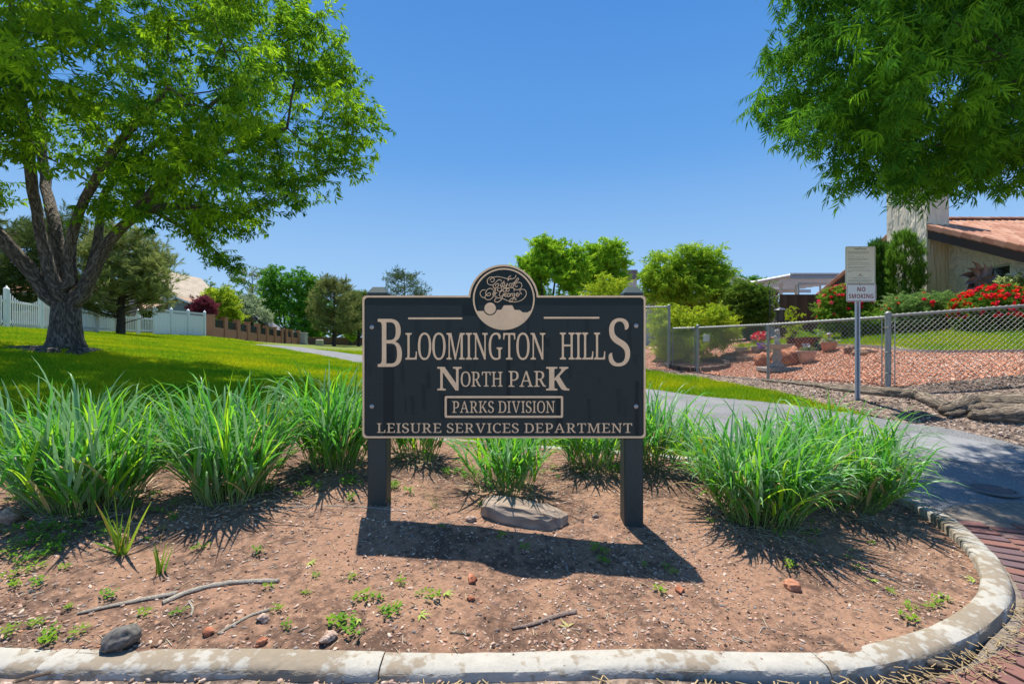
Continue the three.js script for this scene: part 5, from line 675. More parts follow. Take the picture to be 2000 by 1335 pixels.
function privacyFence(label, P, H0, lat = 0.28) {
  const t = thing('privacy_fence', label, 'fence'); const cg = finial(0.14);
  for (const p of P) { const po = mesh('post', box(0.14, H0 + 0.25, 0.14), whiteVinyl, t); po.position.set(p.x, p.y + H0 / 2 - 0.05, p.z); const c = mesh('post_cap', cg, whiteVinyl, po); c.position.y = H0 / 2 + 0.125; }
  for (let i = 0; i < P.length - 1; i++) {
    const a = P[i], b = P[i + 1], L = Math.hypot(b.x - a.x, b.z - a.z), an = Math.atan2(-(b.z - a.z), b.x - a.x), sl = Math.atan2(b.y - a.y, L), mid = a.clone().lerp(b, 0.5), n = Math.max(3, Math.round(L / 0.3));
    for (let k = 0; k < n; k++) { const m = mesh('board', box(L / n - 0.008, H0 - lat - 0.16, 0.03), whiteVinyl, t), f = (k + 0.5) / n; m.position.set(lerp(a.x, b.x, f), lerp(a.y, b.y, f) + 0.08 + (H0 - lat) / 2 - 0.04, lerp(a.z, b.z, f)); m.rotation.y = an; }
    for (const h of [0.1, H0 - lat, H0 - 0.03]) { const m = mesh('rail', box(L - 0.14, 0.1, 0.055), whiteVinyl, t); m.position.copy(mid).add(V(0, h, 0)); m.rotation.set(0, an, sl); }
    latticePanel(t, a, b, H0 - lat + 0.04, lat - 0.1);
  }
}
privacyFence('white solid fence with lattice top joining the picket fence', [[301, 30.6], [334, 31.8], [367, 32.8], [399, 33.6]].map(([u, d]) => col(u, d)), 1.75);
privacyFence('white lattice topped fence behind the picket fence near the pine', [[150, 30], [188, 31.5], [219, 33]].map(([u, d]) => col(u, d)), 1.95);
{ // brick wall with tall pillars and wire panels
  const bm = withMap({ roughness: 0.95 }, 1.6, tex(256, (x, y) => { const a = pf(x, y, 5, 4), b = pf(x, y, 40, 2, L2), k = 0.75 + 0.3 * a + 0.2 * b; return [0.42 * k, 0.19 * k, 0.115 * k]; })), wire = flat(0.035, 0.045, 0.045, 0.7);
  const t = thing('pillar_wall', 'reddish block wall with tall pillars and dark wire panels between', 'wall');
  const pil = [[411, 35], [437, 37.3], [462, 39.6], [482, 41.9], [502, 44.2], [519, 46.5], [534.5, 48.8], [548, 51.1], [557, 52.6], [568, 55], [581, 57.5]].map(([u, d]) => col(u, d));
  pil.forEach((p, i) => { const h = 1.72, m = mesh('pillar', box(0.42, h + 0.3, 0.42), bm, t); m.position.set(p.x, p.y + h / 2 - 0.15, p.z); mesh('pillar_cap', box(0.5, 0.07, 0.5), bm, m).position.y = h / 2 + 0.185; });
  for (let i = 0; i < pil.length - 1; i++) {
    const a = pil[i], b = pil[i + 1], L = Math.hypot(b.x - a.x, b.z - a.z), an = Math.atan2(-(b.z - a.z), b.x - a.x), sl = Math.atan2(b.y - a.y, L); if (i === 7) { const g = mesh('gate', box(L - 0.44, 1.4, 0.05), wire, t); g.position.copy(a).lerp(b, 0.5).add(V(0, 0.75, 0)); g.rotation.y = an; continue; }
    const w = mesh('wall_panel', box(L - 0.3, 1.1, 0.2), bm, t); w.position.copy(a).lerp(b, 0.5).add(V(0, 0.3, 0)); w.rotation.set(0, an, sl);
    const gs = []; for (let k = 0; k <= 22; k++) { const f = lerp(0.1, 0.9, k / 22); gs.push(bar(V(lerp(a.x, b.x, f), lerp(a.y, b.y, f) + 0.85, lerp(a.z, b.z, f)), V(lerp(a.x, b.x, f), lerp(a.y, b.y, f) + 1.5, lerp(a.z, b.z, f)), 0.016, 4)); } for (let k = 0; k < 5; k++) { const y = 0.92 + k * 0.14; gs.push(bar(V(a.x, a.y + y, a.z), V(b.x, b.y + y, b.z), 0.014, 4)); } mesh('wire_panel', gs, wire, t).userData.kind = 'stuff';
  }
  const f = thing('far_wall', 'low dark brown wall at the far end of the lawn behind the pines', 'wall'); const a = col(583, 60), b = col(720, 62); const m = mesh('wall', box(a.distanceTo(b), 1.2, 0.25), withMap({ roughness: 0.95 }, 2, tex(128, (x, y) => { const k = 0.7 + 0.5 * pf(x, y, 8, 4); return [0.17 * k, 0.1 * k, 0.07 * k]; })), f); m.position.copy(a).lerp(b, 0.5).add(V(0, 0.35, 0)); m.rotation.y = Math.atan2(-(b.z - a.z), b.x - a.x);
  mesh('coping', box(a.distanceTo(b), 0.08, 0.34), bm, f).position.copy(m.position).add(V(0, 0.63, 0)); f.children[1].rotation.y = m.rotation.y;
  const ub = thing('utility_box', 'pale grey utility box standing at the end of the pillar wall', 'box', col(590, 58)); mesh('cabinet', rbox(1.1, 1.3, 0.7, 0.05, 0, 0.75, 0), flat(0.5, 0.47, 0.42, 0.7), ub); mesh('lid', rbox(1.2, 0.12, 0.8, 0.04, 0, 1.46, 0), flat(0.42, 0.4, 0.36, 0.7), ub); mesh('plinth', box(1.3, 0.2, 0.9, 0, 0, 0), flat(0.4, 0.38, 0.35), ub);
  const ub2 = thing('utility_box', 'small rounded beige box on the far lawn near the pine trunk', 'box', col(624, 52)); mesh('cabinet', rbox(0.75, 0.7, 0.6, 0.12, 0, 0.3, 0), flat(0.45, 0.42, 0.32, 0.7), ub2); mesh('plinth', box(0.85, 0.16, 0.7, 0, -0.02, 0), flat(0.4, 0.38, 0.35), ub2);
}
{ // playhouse
  const b = col(513, 50), t = thing('playhouse', 'timber playhouse with dark pitched roof behind the pillar wall', 'playhouse', b), tm = flat(0.28, 0.16, 0.07, 0.85), dk2 = flat(0.13, 0.13, 0.15, 0.8);
  const g = (w) => { const s = new THREE.Shape(); s.moveTo(-w, 0); s.lineTo(w, 0); s.lineTo(0, w * 0.95); return s; };
  const gab = new THREE.ExtrudeGeometry(g(0.95), { depth: 0.06, bevelEnabled: false }); gab.translate(-1.0, 2.25, 0.85); mesh('gable', gab, tm, t);
  for (const s of [-1, 1]) { const m = mesh('roof_panel', box(1.6, 0.07, 2.4), dk2, t); m.position.set(-1.0 + s * 0.52, 2.72, -0.1); m.rotation.z = -s * 0.78; }
  for (const [x, z] of [[-1.8, 0.8], [-0.2, 0.8], [-1.8, -0.9], [-0.2, -0.9]]) mesh('post', box(0.1, 2.4, 0.1, x, 1.1, z), tm, t);
  const sl = mesh('slide_roof', box(2.6, 0.07, 2.2), dk2, t); sl.position.set(0.55, 2.2, -0.3); sl.rotation.z = -0.62;
}
// houses on the left
function windowPart(parent, w, h, x, y, z, ry, fm, glass) { const f = mesh('window', [box(w + 0.14, 0.07, 0.07, 0, h / 2, 0), box(w + 0.14, 0.07, 0.07, 0, -h / 2, 0), box(0.07, h, 0.07, -w / 2, 0, 0), box(0.07, h, 0.07, w / 2, 0, 0), box(0.05, h, 0.06, 0, 0, 0)], fm, parent); f.position.set(x, y, z); f.rotation.y = ry; const p = mesh('pane', box(w, h, 0.015), glass, f); p.position.z = -0.015; return f; }
const darkGlass = phys({ color: C(0.018, 0.022, 0.026), roughness: 0.06, metalness: 0, clearcoat: 1, clearcoatRoughness: 0.03 });
const roofBrown = withMap({ roughness: 0.95 }, 1.2, tex(128, (x, y) => { const k = 0.75 + 0.4 * pf(x, y, 10, 4); return [0.4 * k, 0.26 * k, 0.17 * k]; }));
{
  const tanM = stucco([0.58, 0.46, 0.34]), cream = flat(0.75, 0.7, 0.6, 0.7);
  // house with the deep eave
  const b = col(250, 44), t = thing('tan_house', 'tan house with deep cream eave showing past the pine', 'house', b); const K = 44 / FOC, X = (u) => (u - 250) * K, Y = (v) => EYE - (v - CY) * K - b.y;
  const ws = new THREE.Shape(); ws.moveTo(X(60), -0.5); ws.lineTo(X(345), -0.5); ws.lineTo(X(345), Y(580)); ws.lineTo(X(308), Y(540)); ws.lineTo(X(60), Y(575)); const wgeo = new THREE.ExtrudeGeometry(ws, { depth: 6, bevelEnabled: false }); wgeo.translate(0, 0, -6); mesh('wall', wgeo, tanM, t);
  
  const slope = (name, u0, v0, u1, v1, th, dy, m, dp) => { const x0 = X(u0), y0 = Y(v0), x1 = X(u1), y1 = Y(v1), e = mesh(name, box(Math.hypot(x1 - x0, y1 - y0), th, dp), m, t); e.position.set((x0 + x1) / 2, (y0 + y1) / 2 + dy, -dp / 2 + 0.9); e.rotation.z = Math.atan2(y1 - y0, x1 - x0); }; slope('eave', 306, 532, 361, 588, 0.2, 0, cream, 7);
  const rfm = withMap({ roughness: 0.9 }, 1, tex(128, (x, y) => { const k = 0.7 + 0.5 * pf(x, y, 12, 3); return [0.5 * k, 0.4 * k, 0.3 * k]; })); slope('roof', 304, 530, 358, 585, 0.14, 0.18, rfm, 7.2);
  mesh('downpipe', [bar(V(X(327), 0, 0.08), V(X(327), Y(560), 0.08), 0.05, 8)], cream, t); const lamp = mesh('wall_lamp', lathe([[0.02, 0.5], [0.16, 0.4], [0.14, 0.1], [0.03, 0]], 8), flat(0.05, 0.035, 0.03, 0.6), t); lamp.position.set(X(339), Y(583), 0.2);
  windowPart(t, 0.7, 1.2, X(333) - 0.5, Y(573), 0.03, 0, cream, darkGlass);
  // pinkish house behind the tree
  const c = col(70, 31), h = thing('stucco_house', 'pinkish stucco house wall behind the picket fence', 'house', c), k = 31 / FOC;
  mesh('wall', box(200 * k, 3.2, 5, -20 * k, 1.3, -3), stucco([0.56, 0.4, 0.31]), h); const hr = mesh('roof', box(230 * k, 0.25, 4), flat(0.42, 0.16, 0.1, 0.9), h); hr.position.set(-20 * k, 3.3, -2); hr.rotation.x = 0.35; mesh('fascia', box(230 * k, 0.25, 0.08, -20 * k, 2.6, 0.02), cream, h); windowPart(h, 1.3, 1.0, -46 * k, 1.9, -0.46, 0, cream, darkGlass);
  // long shed with window
  const s = col(262, 37), sh = thing('garden_shed', 'tan boarded outbuilding with a dark window behind the picket fence', 'shed', s), q = 37 / FOC, sid = [];
  for (let i = 0; i < 22; i++) { const m = mesh('board', box(95 * q / 22 - 0.012, 2.35, 0.04), tanM, sh); m.position.set((i - 10.5) * 95 * q / 22, 1.0, 0); } mesh('wall', box(95 * q, 2.35, 2.5, 0, 1.0, -1.28), tanM, sh);
  const sr = mesh('roof', box(105 * q, 0.14, 3.4), roofBrown, sh); sr.position.set(0.4, 2.5, -1.1); sr.rotation.x = 0.25; windowPart(sh, 0.95, 0.95, 27 * q, 1.55, 0.06, 0, cream, darkGlass); mesh('fascia', box(105 * q, 0.18, 0.06, 0.4, 2.08, 0.62), cream, sh);
  // grey gabled shed
  const g = col(353, 36), gs = thing('gable_shed', 'grey shed with white trimmed gable and tan roof', 'shed', g), w = 1.0, grey = withMap({ roughness: 0.8 }, 1, tex(128, (x, y) => { const v = 0.9 + 0.2 * pf(x, y, 6, 3); return [0.26 * v, 0.3 * v, 0.35 * v]; })); gs.rotation.y = 0.0;
  const y0 = EYE - (612 - CY) * 36 / FOC - g.y, ye = EYE - (595 - CY) * 36 / FOC - g.y + 0.15, yt = EYE - (584 - CY) * 36 / FOC - g.y + 0.1; const shp = new THREE.Shape(); shp.moveTo(-w, -0.3); shp.lineTo(w, -0.3); shp.lineTo(w, ye); shp.lineTo(0, yt); shp.lineTo(-w, ye); const fg = new THREE.ExtrudeGeometry(shp, { depth: 0.08, bevelEnabled: false }); mesh('gable_wall', fg, grey, gs); mesh('wall', box(2 * w - 0.02, ye, 2.6, 0, ye / 2 - 0.15, -1.32), tanM, gs);
  const sl = Math.atan2(yt - ye, w), ll = Math.hypot(w, yt - ye) + 0.2; for (const k2 of [-1, 1]) { const m = mesh('roof_panel', box(ll, 0.07, 3.2), roofBrown, gs); m.position.set(k2 * (w / 2 + 0.05), (yt + ye) / 2 + 0.02, -1.1); m.rotation.z = -k2 * sl; const tr = mesh('trim', box(ll, 0.12, 0.05), flat(0.7, 0.7, 0.7, 0.6), gs); tr.position.set(k2 * (w / 2 + 0.05), (yt + ye) / 2 - 0.03, 0.53); tr.rotation.z = -k2 * sl; }
  mesh('vent', box(0.4, 0.3, 0.04, 0, ye + 0.12, 0.1), flat(0.55, 0.58, 0.62, 0.6), gs); mesh('eave_roof', box(2.6, 0.08, 3.0, -2.1, ye + 0.2, -1.3), roofBrown, gs);
}
{ // far house behind the poplars
  const b = col(1229, 75), K = 75 / FOC, t = thing('far_house', 'distant house with purplish roof between the poplar and the open tree', 'house', b), Y = (v) => EYE - (v - CY) * K - b.y; mesh('wall', box(2.6, Y(545) + 0.4, 4, 0, Y(545) / 2 - 0.2, -2), stucco([0.6, 0.5, 0.42]), t); const s = new THREE.Shape(); s.moveTo(-1.9, Y(545)); s.lineTo(1.7, Y(545)); s.lineTo(1.3, Y(527)); s.lineTo(-1.2, Y(527)); const g = new THREE.ExtrudeGeometry(s, { depth: 4.4, bevelEnabled: false }); g.translate(0, 0, -4.2); mesh('roof', g, flat(0.2, 0.15, 0.16, 0.9), t); mesh('chimney', box(0.4, 0.5, 0.4, -0.5, Y(525), -1), flat(0.2, 0.12, 0.1), t);
}
{ // white building and patio cover behind the yard
  const b = col(1385, 27), K = 27 / FOC, t = thing('white_building', 'low white stucco building behind the open green tree', 'building', b), X = (u) => (u - 1385) * K, Y = (v) => EYE - (v - CY) * K - b.y, wm = stucco([0.72, 0.72, 0.7]);
  const s = new THREE.Shape(); s.moveTo(X(1256), -0.4); s.lineTo(X(1514), -0.4); s.lineTo(X(1514), Y(574)); s.lineTo(X(1400), Y(536)); s.lineTo(X(1256), Y(578)); const g = new THREE.ExtrudeGeometry(s, { depth: 5, bevelEnabled: false }); g.translate(0, 0, -5); mesh('wall', g, wm, t);
  for (const [u0, v0, u1, v1] of [[1396, 533, 1520, 574], [1402, 533, 1246, 579]]) { const x0 = X(u0), y0 = Y(v0), x1 = X(u1), y1 = Y(v1), m = mesh('roof_panel', box(Math.hypot(x1 - x0, y1 - y0), 0.12, 5.6), flat(0.62, 0.6, 0.58, 0.8), t); m.position.set((x0 + x1) / 2, (y0 + y1) / 2 + 0.06, -2.3); m.rotation.z = Math.atan2(y1 - y0, x1 - x0) + (x1 < x0 ? Math.PI : 0); }
  mesh('corner_trim', box(0.12, Y(574) + 0.3, 0.1, X(1275), Y(574) / 2 - 0.15, 0.06), flat(0.3, 0.22, 0.16), t); mesh('drain_pipe', box(0.12, Y(570), 0.12, X(1516), Y(570) / 2, 0.05), flat(0.2, 0.14, 0.1), t);
  const p = col(1550, 23), k = 23 / FOC, pc = thing('patio_cover', 'white flat patio cover with slatted underside and posts', 'patio cover', p), x = (u) => (u - 1550) * k, y = (v) => EYE - (v - CY) * k - p.y, white = flat(0.72, 0.71, 0.68, 0.6), steel = flat(0.4, 0.46, 0.52, 0.5);
  const far = 4.2; mesh('fascia', box(x(1690) - x(1486), 0.2, 0.08, (x(1690) + x(1486)) / 2, y(550), -far), white, pc); mesh('front_fascia', box(x(1700) - x(1545), 0.28, 0.08, (x(1700) + x(1545)) / 2, y(538), 0), steel, pc);
  const sb = V(x(1545), y(538), 0), se = V(x(1486) - 0.6, y(548), -far); mesh('side_beam', [bar(sb, se, 0.1, 4)], white, pc); for (let i = 0; i < 13; i++) { const f = i / 12, a = V(lerp(sb.x, se.x, f), lerp(sb.y, se.y, f), lerp(0, -far, f)); mesh('slat', box(5.2, 0.05, 0.26, a.x + 2.6, a.y + 0.07, a.z), white, pc); }
  for (const [u, z] of [[1510, -far + 0.4], [1553, -1.2], [1604, -2]]) mesh('post', box(0.12, y(545), 0.12, x(u), y(545) / 2 - 0.05, z), white, pc); mesh('beam', box(3.4, 0.16, 0.1, x(1545), y(570), -2.4), white, pc); mesh('wall', box(6, y(575), 0.2, x(1600), y(575) / 2, -far - 0.6), stucco([0.62, 0.55, 0.45]), pc);
  const wf = thing('wood_fence', 'dark brown board fence between the white building and the roses', 'fence', col(1570, 18.5)), q = 18.5 / FOC; const wd = [flat(0.075, 0.052, 0.036, 0.9), flat(0.095, 0.066, 0.046, 0.9), flat(0.06, 0.042, 0.03, 0.9)]; for (let i = 0; i < 14; i++) mesh('board', box(0.135, 1.75, 0.03, (i - 6.5) * 0.14, 0.85, 0), wd[i % 3], wf); for (const h of [0.4, 1.4]) mesh('rail', box(2.0, 0.09, 0.05, 0, h, -0.05), wd[0], wf);
  const pf2 = thing('frame_rack', 'thin white metal frame standing above the board fence', 'frame', col(1600, 19.5)), w2 = flat(0.55, 0.55, 0.52, 0.5); const tp = 2.2; for (const xx of [-0.9, 0.05, 0.9]) mesh('upright', box(0.06, tp, 0.06, xx, tp / 2, 0), w2, pf2); mesh('top_bar', box(1.9, 0.07, 0.07, 0, tp, 0), w2, pf2); mesh('shelf_bar', box(1.9, 0.06, 0.06, 0, tp - 0.5, 0), w2, pf2);
}

// ---------- the house, fence and garden on the right ----------
{
  const gy = 1.5, t = thing('stucco_house', 'cream stucco house with chimney and clay tile roof behind the roses', 'house', V(14, gy, 0)), X0 = 14, wallM = stucco([0.88, 0.75, 0.57]), dark = flat(0.075, 0.05, 0.036, 0.85);
  const ridgeD = 15.25, ridgeY = 5.42, pit = 0.46, roofY = (d) => ridgeY - pit * Math.abs(d - ridgeD);
  // gable wall with a window opening; shape in (distance, y), wall thickness towards +x
  const s = new THREE.Shape(); s.moveTo(10.2, gy - 0.6); s.lineTo(21.5, gy - 0.6); s.lineTo(21.5, roofY(21.5) - 0.25); s.lineTo(ridgeD, ridgeY - 0.25); s.lineTo(10.2, roofY(10.2) - 0.25);
  const w0 = 12.66, w1 = 13.72, wy0 = 2.3, wy1 = 3.52; const hole = new THREE.Path(); hole.moveTo(w0, wy0); hole.lineTo(w0, wy1); hole.lineTo(w1, wy1); hole.lineTo(w1, wy0); s.holes.push(hole);
  const wg = new THREE.ExtrudeGeometry(s, { depth: 0.25, bevelEnabled: false }); wg.rotateY(Math.PI / 2); wg.translate(0, -gy, 0); mesh('wall', wg, wallM, t);
  mesh('corner_pier', box(0.3, 2.0, 1.4, -0.1, 0.7, -11.85), wallM, t);
  const fr = flat(0.5, 0.5, 0.48, 0.5); const win = mesh('window', [box(0.07, 0.06, w1 - w0, 0.1, wy1 - 0.03, -(w0 + w1) / 2), box(0.07, 0.06, w1 - w0, 0.1, wy0 + 0.03, -(w0 + w1) / 2), box(0.07, wy1 - wy0 - 0.12, 0.06, 0.1, (wy0 + wy1) / 2, -w0 - 0.03), box(0.07, wy1 - wy0 - 0.12, 0.06, 0.1, (wy0 + wy1) / 2, -w1 + 0.03), box(0.06, wy1 - wy0 - 0.12, 0.05, 0.1, (wy0 + wy1) / 2, -(w0 + w1) / 2 - 0.08)], fr, t); win.position.y = -gy;
  mesh('pane', box(0.012, wy1 - wy0, (w1 - w0) / 2 - 0.12, 0.11, (wy0 + wy1) / 2, -(w0 * 0.72 + w1 * 0.28)), darkGlass, win); mesh('pane', box(0.012, wy1 - wy0, (w1 - w0) / 2 - 0.02, 0.13, (wy0 + wy1) / 2, -(w0 * 0.26 + w1 * 0.74)), darkGlass, win);
  for (let i = 0; i < 18; i++) mesh('blind_slat', box(0.02, 0.008, 0.46, 0.092, wy0 + 0.1 + i * 0.06, -w0 - 0.28), flat(0.12, 0.11, 0.1), win);
  mesh('sill', box(0.16, 0.06, w1 - w0 + 0.2, -0.02, wy0 - 0.04, -(w0 + w1) / 2), wallM, win);
  // chimney
  const cN = 14.42, cF = 15.95; mesh('chimney', box(0.72, 6.9 - gy + 0.6, cF - cN, -0.36 - 0.002, (6.9 - gy - 0.6) / 2, -(cN + cF) / 2), wallM, t); mesh('chimney_cap', rbox(0.92, 0.14, cF - cN + 0.2, 0.03, -0.36, 6.97 - gy, -(cN + cF) / 2), wallM, t);
  // roof decks
  const L = Math.sqrt(1 + pit * pit); const deck = (d0, d1, name) => { const len = Math.abs(d1 - d0) * L, m = mesh(name, box(9, 0.12, len), dark, t), dm = (d0 + d1) / 2; m.position.set(4.5 - 0.62, roofY(dm) - 0.14 - gy, -dm); m.rotation.x = dm < ridgeD ? Math.atan(pit) : -Math.atan(pit); return m; };
  const front = deck(ridgeD, 9.6, 'roof'), back = deck(ridgeD, 22.3, 'roof');
  for (const [a, b] of [[ridgeD, 9.6], [ridgeD, 22.3]]) { const dm = (a + b) / 2, m = mesh('barge_board', box(0.06, 0.34, Math.abs(b - a) * L), dark, t); m.position.set(-0.655, roofY(dm) - 0.25 - gy, -dm); m.rotation.x = dm < ridgeD ? Math.atan(pit) : -Math.atan(pit); }
  // tiles: barrel shells laid in rows down the slope that faces the path
  const tm = [[0.4, 0.185, 0.11], [0.46, 0.225, 0.145], [0.36, 0.155, 0.095], [0.5, 0.27, 0.18]].map((c) => withMap({ roughness: 0.85 }, 0.5, tex(64, (x, y) => { const k = 0.85 + 0.3 * pf(x, y, 6, 4); return c.map((v) => v * k); })));
  const shell = (r0, r1, len, th = 0.02, a = Math.PI) => { const pos = [], idx = [], n = 6; for (let e = 0; e < 2; e++) for (let k = 0; k <= n; k++) { const an = (Math.PI - a) / 2 + a * k / n, r = e ? r1 : r0; pos.push(Math.cos(an) * r, Math.sin(an) * r * 0.75, e ? -len : 0, Math.cos(an) * (r - th), Math.sin(an) * (r - th) * 0.75, e ? -len : 0); } const w = (n + 1) * 2; for (let k = 0; k < n; k++) { const q = k * 2; idx.push(q, q + 2, q + w, q + 2, q + w + 2, q + w); idx.push(q, q + 1, q + 2, q + 1, q + 3, q + 2); } const g = new THREE.BufferGeometry(); g.setAttribute('position', new THREE.Float32BufferAttribute(pos, 3)); g.setIndex(idx); const f = toCreasedNormals(g, 0.9); f.setAttribute('uv', new THREE.Float32BufferAttribute(Array.from({ length: f.attributes.position.count * 2 }, (_, i) => f.attributes.position.array[(i >> 1) * 3 + (i % 2 ? 2 : 0)]), 2)); return f; };
  const barrel = shell(0.1, 0.085, 0.42), pan = new THREE.BoxGeometry(0.1, 0.02, 0.4), rakeT = (() => { const g = rbox(0.16, 0.2, 0.4, 0.045); return g; })(), r = RNG(21), rot = Math.atan(pit);
  let rows = 0; for (let d = ridgeD - 0.15; d > 11.0; d -= 0.335 / L) { const n = Math.min(22, Math.round((d * 1.22 - 13.35) / 0.235) + 1); for (let i = 0; i < n; i++) { const m = mesh('roof_tile', barrel, tm[(r() * 4) | 0], front); const loc = V(-0.36 + i * 0.235, 0, 0); m.position.set(loc.x - (4.5 - 0.62) + 0.0, 0.075 + r() * 0.008, 0); m.position.z = ((9.6 + ridgeD) / 2 - d) * L + 0.335; m.rotation.y = (r() - 0.5) * 0.03; m.rotation.x = 0.03; } rows++; }
  const under = mesh('tile_bed', box(8.9, 0.02, (ridgeD - 9.6) * L, 0, 0.072, 0), flat(0.16, 0.07, 0.045, 0.9), front);
  for (const [dk2, a, b] of [[front, ridgeD, 9.8], [back, ridgeD, 22.2]]) { const n = Math.floor(Math.abs(b - a) * L / 0.33); for (let i = 0; i < n; i++) { const m = mesh('rake_tile', rakeT, tm[(r() * 3) | 0], dk2); const h = Math.abs(b - a) * L / 2; m.position.set(-4.52, 0.07, (a > b ? -1 : 1) * (h - (i + 0.5) * 0.33)); m.rotation.x = (a > b ? 1 : -1) * 0.06; } }
  const rl = []; for (let i = 0; i < 24; i++) { const m = mesh('ridge_tile', shell(0.13, 0.115, 0.42), tm[(r() * 4) | 0], t); m.rotation.y = -Math.PI / 2; m.position.set(-0.6 + i * 0.34, ridgeY - gy + 0.02, -ridgeD); }
}
// chain link fence
{
  const galv = withMap({ roughness: 0.55, metalness: 0.4 }, 0.3, tex(128, (x, y) => { const k = 0.26 + 0.14 * pf(x, y, 8, 4); return [k, k, k * 0.97]; })), wireM = flat(0.46, 0.45, 0.42, 0.5, 0.3);
  const t = thing('chain_link_fence', 'galvanised chain link fence round the red gravel yard', 'fence');
  const P = { c: G(1735, 756), m: G(1500, 736), g1: G(1363, 727), g0: G(1307, 720), r: V(10.2, 0, -6.9) }; P.r.y = H(P.r.x, P.r.z); P.m.copy(P.c.clone().lerp(P.g1, (P.m.x, 0.5))); { const c = P.c, g = P.g1; let best = 0; for (let f = 0; f <= 1; f += 0.01) { const q = c.clone().lerp(g, f); if (Math.abs(CX + FOC * q.x / -q.z - 1500) < Math.abs(CX + FOC * (c.x + (g.x - c.x) * best) / -(c.z + (g.z - c.z) * best) - 1500)) best = f; } P.m = c.clone().lerp(g, best); P.m.y = H(P.m.x, P.m.z); }
  const yRail = (p, v) => EYE - (v - CY) / FOC * -p.z;
  const post = (p, top, r, name = 'post') => { const m = mesh(name, [cyl(r, r, top - p.y + 0.2, 0, (top + p.y - 0.2) / 2 - p.y, 0, 14), new THREE.SphereGeometry(r * 1.12, 12, 6, 0, 6.29, 0, 1.6).translate(0, top - p.y, 0)], galv, t); m.position.set(p.x, p.y, p.z); return m; };
  const tops = { c: yRail(P.c, 619), m: yRail(P.m, 634), g1: yRail(P.g1, 640), g0: yRail(P.g0, 599), r: P.c.y + 0 };
  tops.r = EYE - (590 - CY) / FOC * 7.35 + 0.08;
  post(P.c, tops.c + 0.05, 0.044, 'terminal_post'); post(P.m, tops.m - 0.02, 0.03); post(P.g1, tops.g1 + 0.05, 0.042, 'gate_post'); post(P.g0, tops.g0 + 0.03, 0.042, 'gate_post');
  const bay = (a, ya, b, yb, parent = t, off = 0) => {
    mesh('top_rail', tube([V(a.x, ya, a.z), V(b.x, yb, b.z)], [0.025, 0.025], 10), galv, parent);
    const L = Math.hypot(b.x - a.x, b.z - a.z), p0 = 0.085, n = Math.round(L / p0), gs = [], hA = ya - a.y - 0.04, hB = yb - b.y - 0.04, nx = -(b.z - a.z) / L, nz = (b.x - a.x) / L;
    const pt = (s, h, o) => { const f = clamp(s / L, 0, 1), x = lerp(a.x, b.x, f), z = lerp(a.z, b.z, f); return V(x + nx * o, lerp(a.y, b.y, f) + 0.04 + h * lerp(hA, hB, f), z + nz * o); };
    const m = Math.round((hA + hB) / 2 / p0); // diamonds up
    for (let k = -m; k <= n + m; k++) for (const sg of [-1, 1]) { let s0 = k * p0, s1 = s0 + sg * m * p0, h0 = 0, h1 = 1; const cut = (S) => { const f = (S - s0) / (s1 - s0); return f; }; let f0 = 0, f1 = 1; const lo = Math.min(s0, s1), hi = Math.max(s0, s1); if (hi < 0 || lo > L) continue; for (const S of [0, L]) { const f = cut(S); if (f > 0 && f < 1) { const sAt0 = s0; if ((S === 0 && sAt0 < 0) || (S === L && sAt0 > L)) f0 = Math.max(f0, f); else f1 = Math.min(f1, f); } } if (f1 - f0 < 0.01) continue; const A = pt(lerp(s0, s1, f0), f0, sg * 0.003), B = pt(lerp(s0, s1, f1), f1, sg * 0.003); gs.push(bar(A, B, 0.0034, 4)); }
    const w = mesh('wire_mesh', gs, wireM, parent); w.userData.kind = 'stuff';
    const ties = []; for (let k = 0; k < n; k++) { const f = (k + 0.5) / n; const q = V(lerp(a.x, b.x, f), lerp(ya, yb, f), lerp(a.z, b.z, f)); ties.push(bar(q.clone().add(V(-0.02, 0.018, 0)), q.clone().add(V(0.02, 0.034, 0)), 0.005, 4)); } mesh('wire_knuckles', ties, wireM, parent).userData.kind = 'stuff';
  };
  bay(P.c, tops.c, P.m, tops.m); bay(P.m, tops.m, P.g1, tops.g1); bay(P.c, tops.c + 0.02, P.r, tops.r);
  const tb = (p, q, y) => { const d = q.clone().sub(p).setY(0).normalize().multiplyScalar(0.1), a = p.clone().add(d); mesh('tension_bar', [bar(V(a.x, a.y + 0.02, a.z), V(a.x, y, a.z), 0.009, 6)], wireM, t); for (const f of [0.2, 0.5, 0.85]) mesh('band', new THREE.TorusGeometry(0.056, 0.007, 5, 14).rotateX(Math.PI / 2), wireM, t).position.set(p.x, lerp(p.y, y, f), p.z); }; tb(P.c, P.m, tops.c); tb(P.c, P.r, tops.c);
  const fl = V(P.g0.x - 2.6, 0, P.g0.z - 0.6); fl.y = H(fl.x, fl.z); bay(P.g0, tops.g0, fl, tops.g0 - 0.02); post(fl, tops.g0 + 0.02, 0.04);
  const gt = thing('chain_link_gate', 'narrow chain link gate between two posts under the yellow green shrub', 'gate'); const ga = P.g0.clone().lerp(P.g1, 0.12), gb = P.g0.clone().lerp(P.g1, 0.9), yt = tops.g1; for (const q of [ga, gb]) mesh('upright', [bar(V(q.x, q.y + 0.06, q.z), V(q.x, yt, q.z), 0.02, 8)], galv, gt); mesh('bottom_rail', [bar(V(ga.x, ga.y + 0.08, ga.z), V(gb.x, gb.y + 0.08, gb.z), 0.018, 8)], galv, gt); bay(ga, yt, gb, yt, gt);
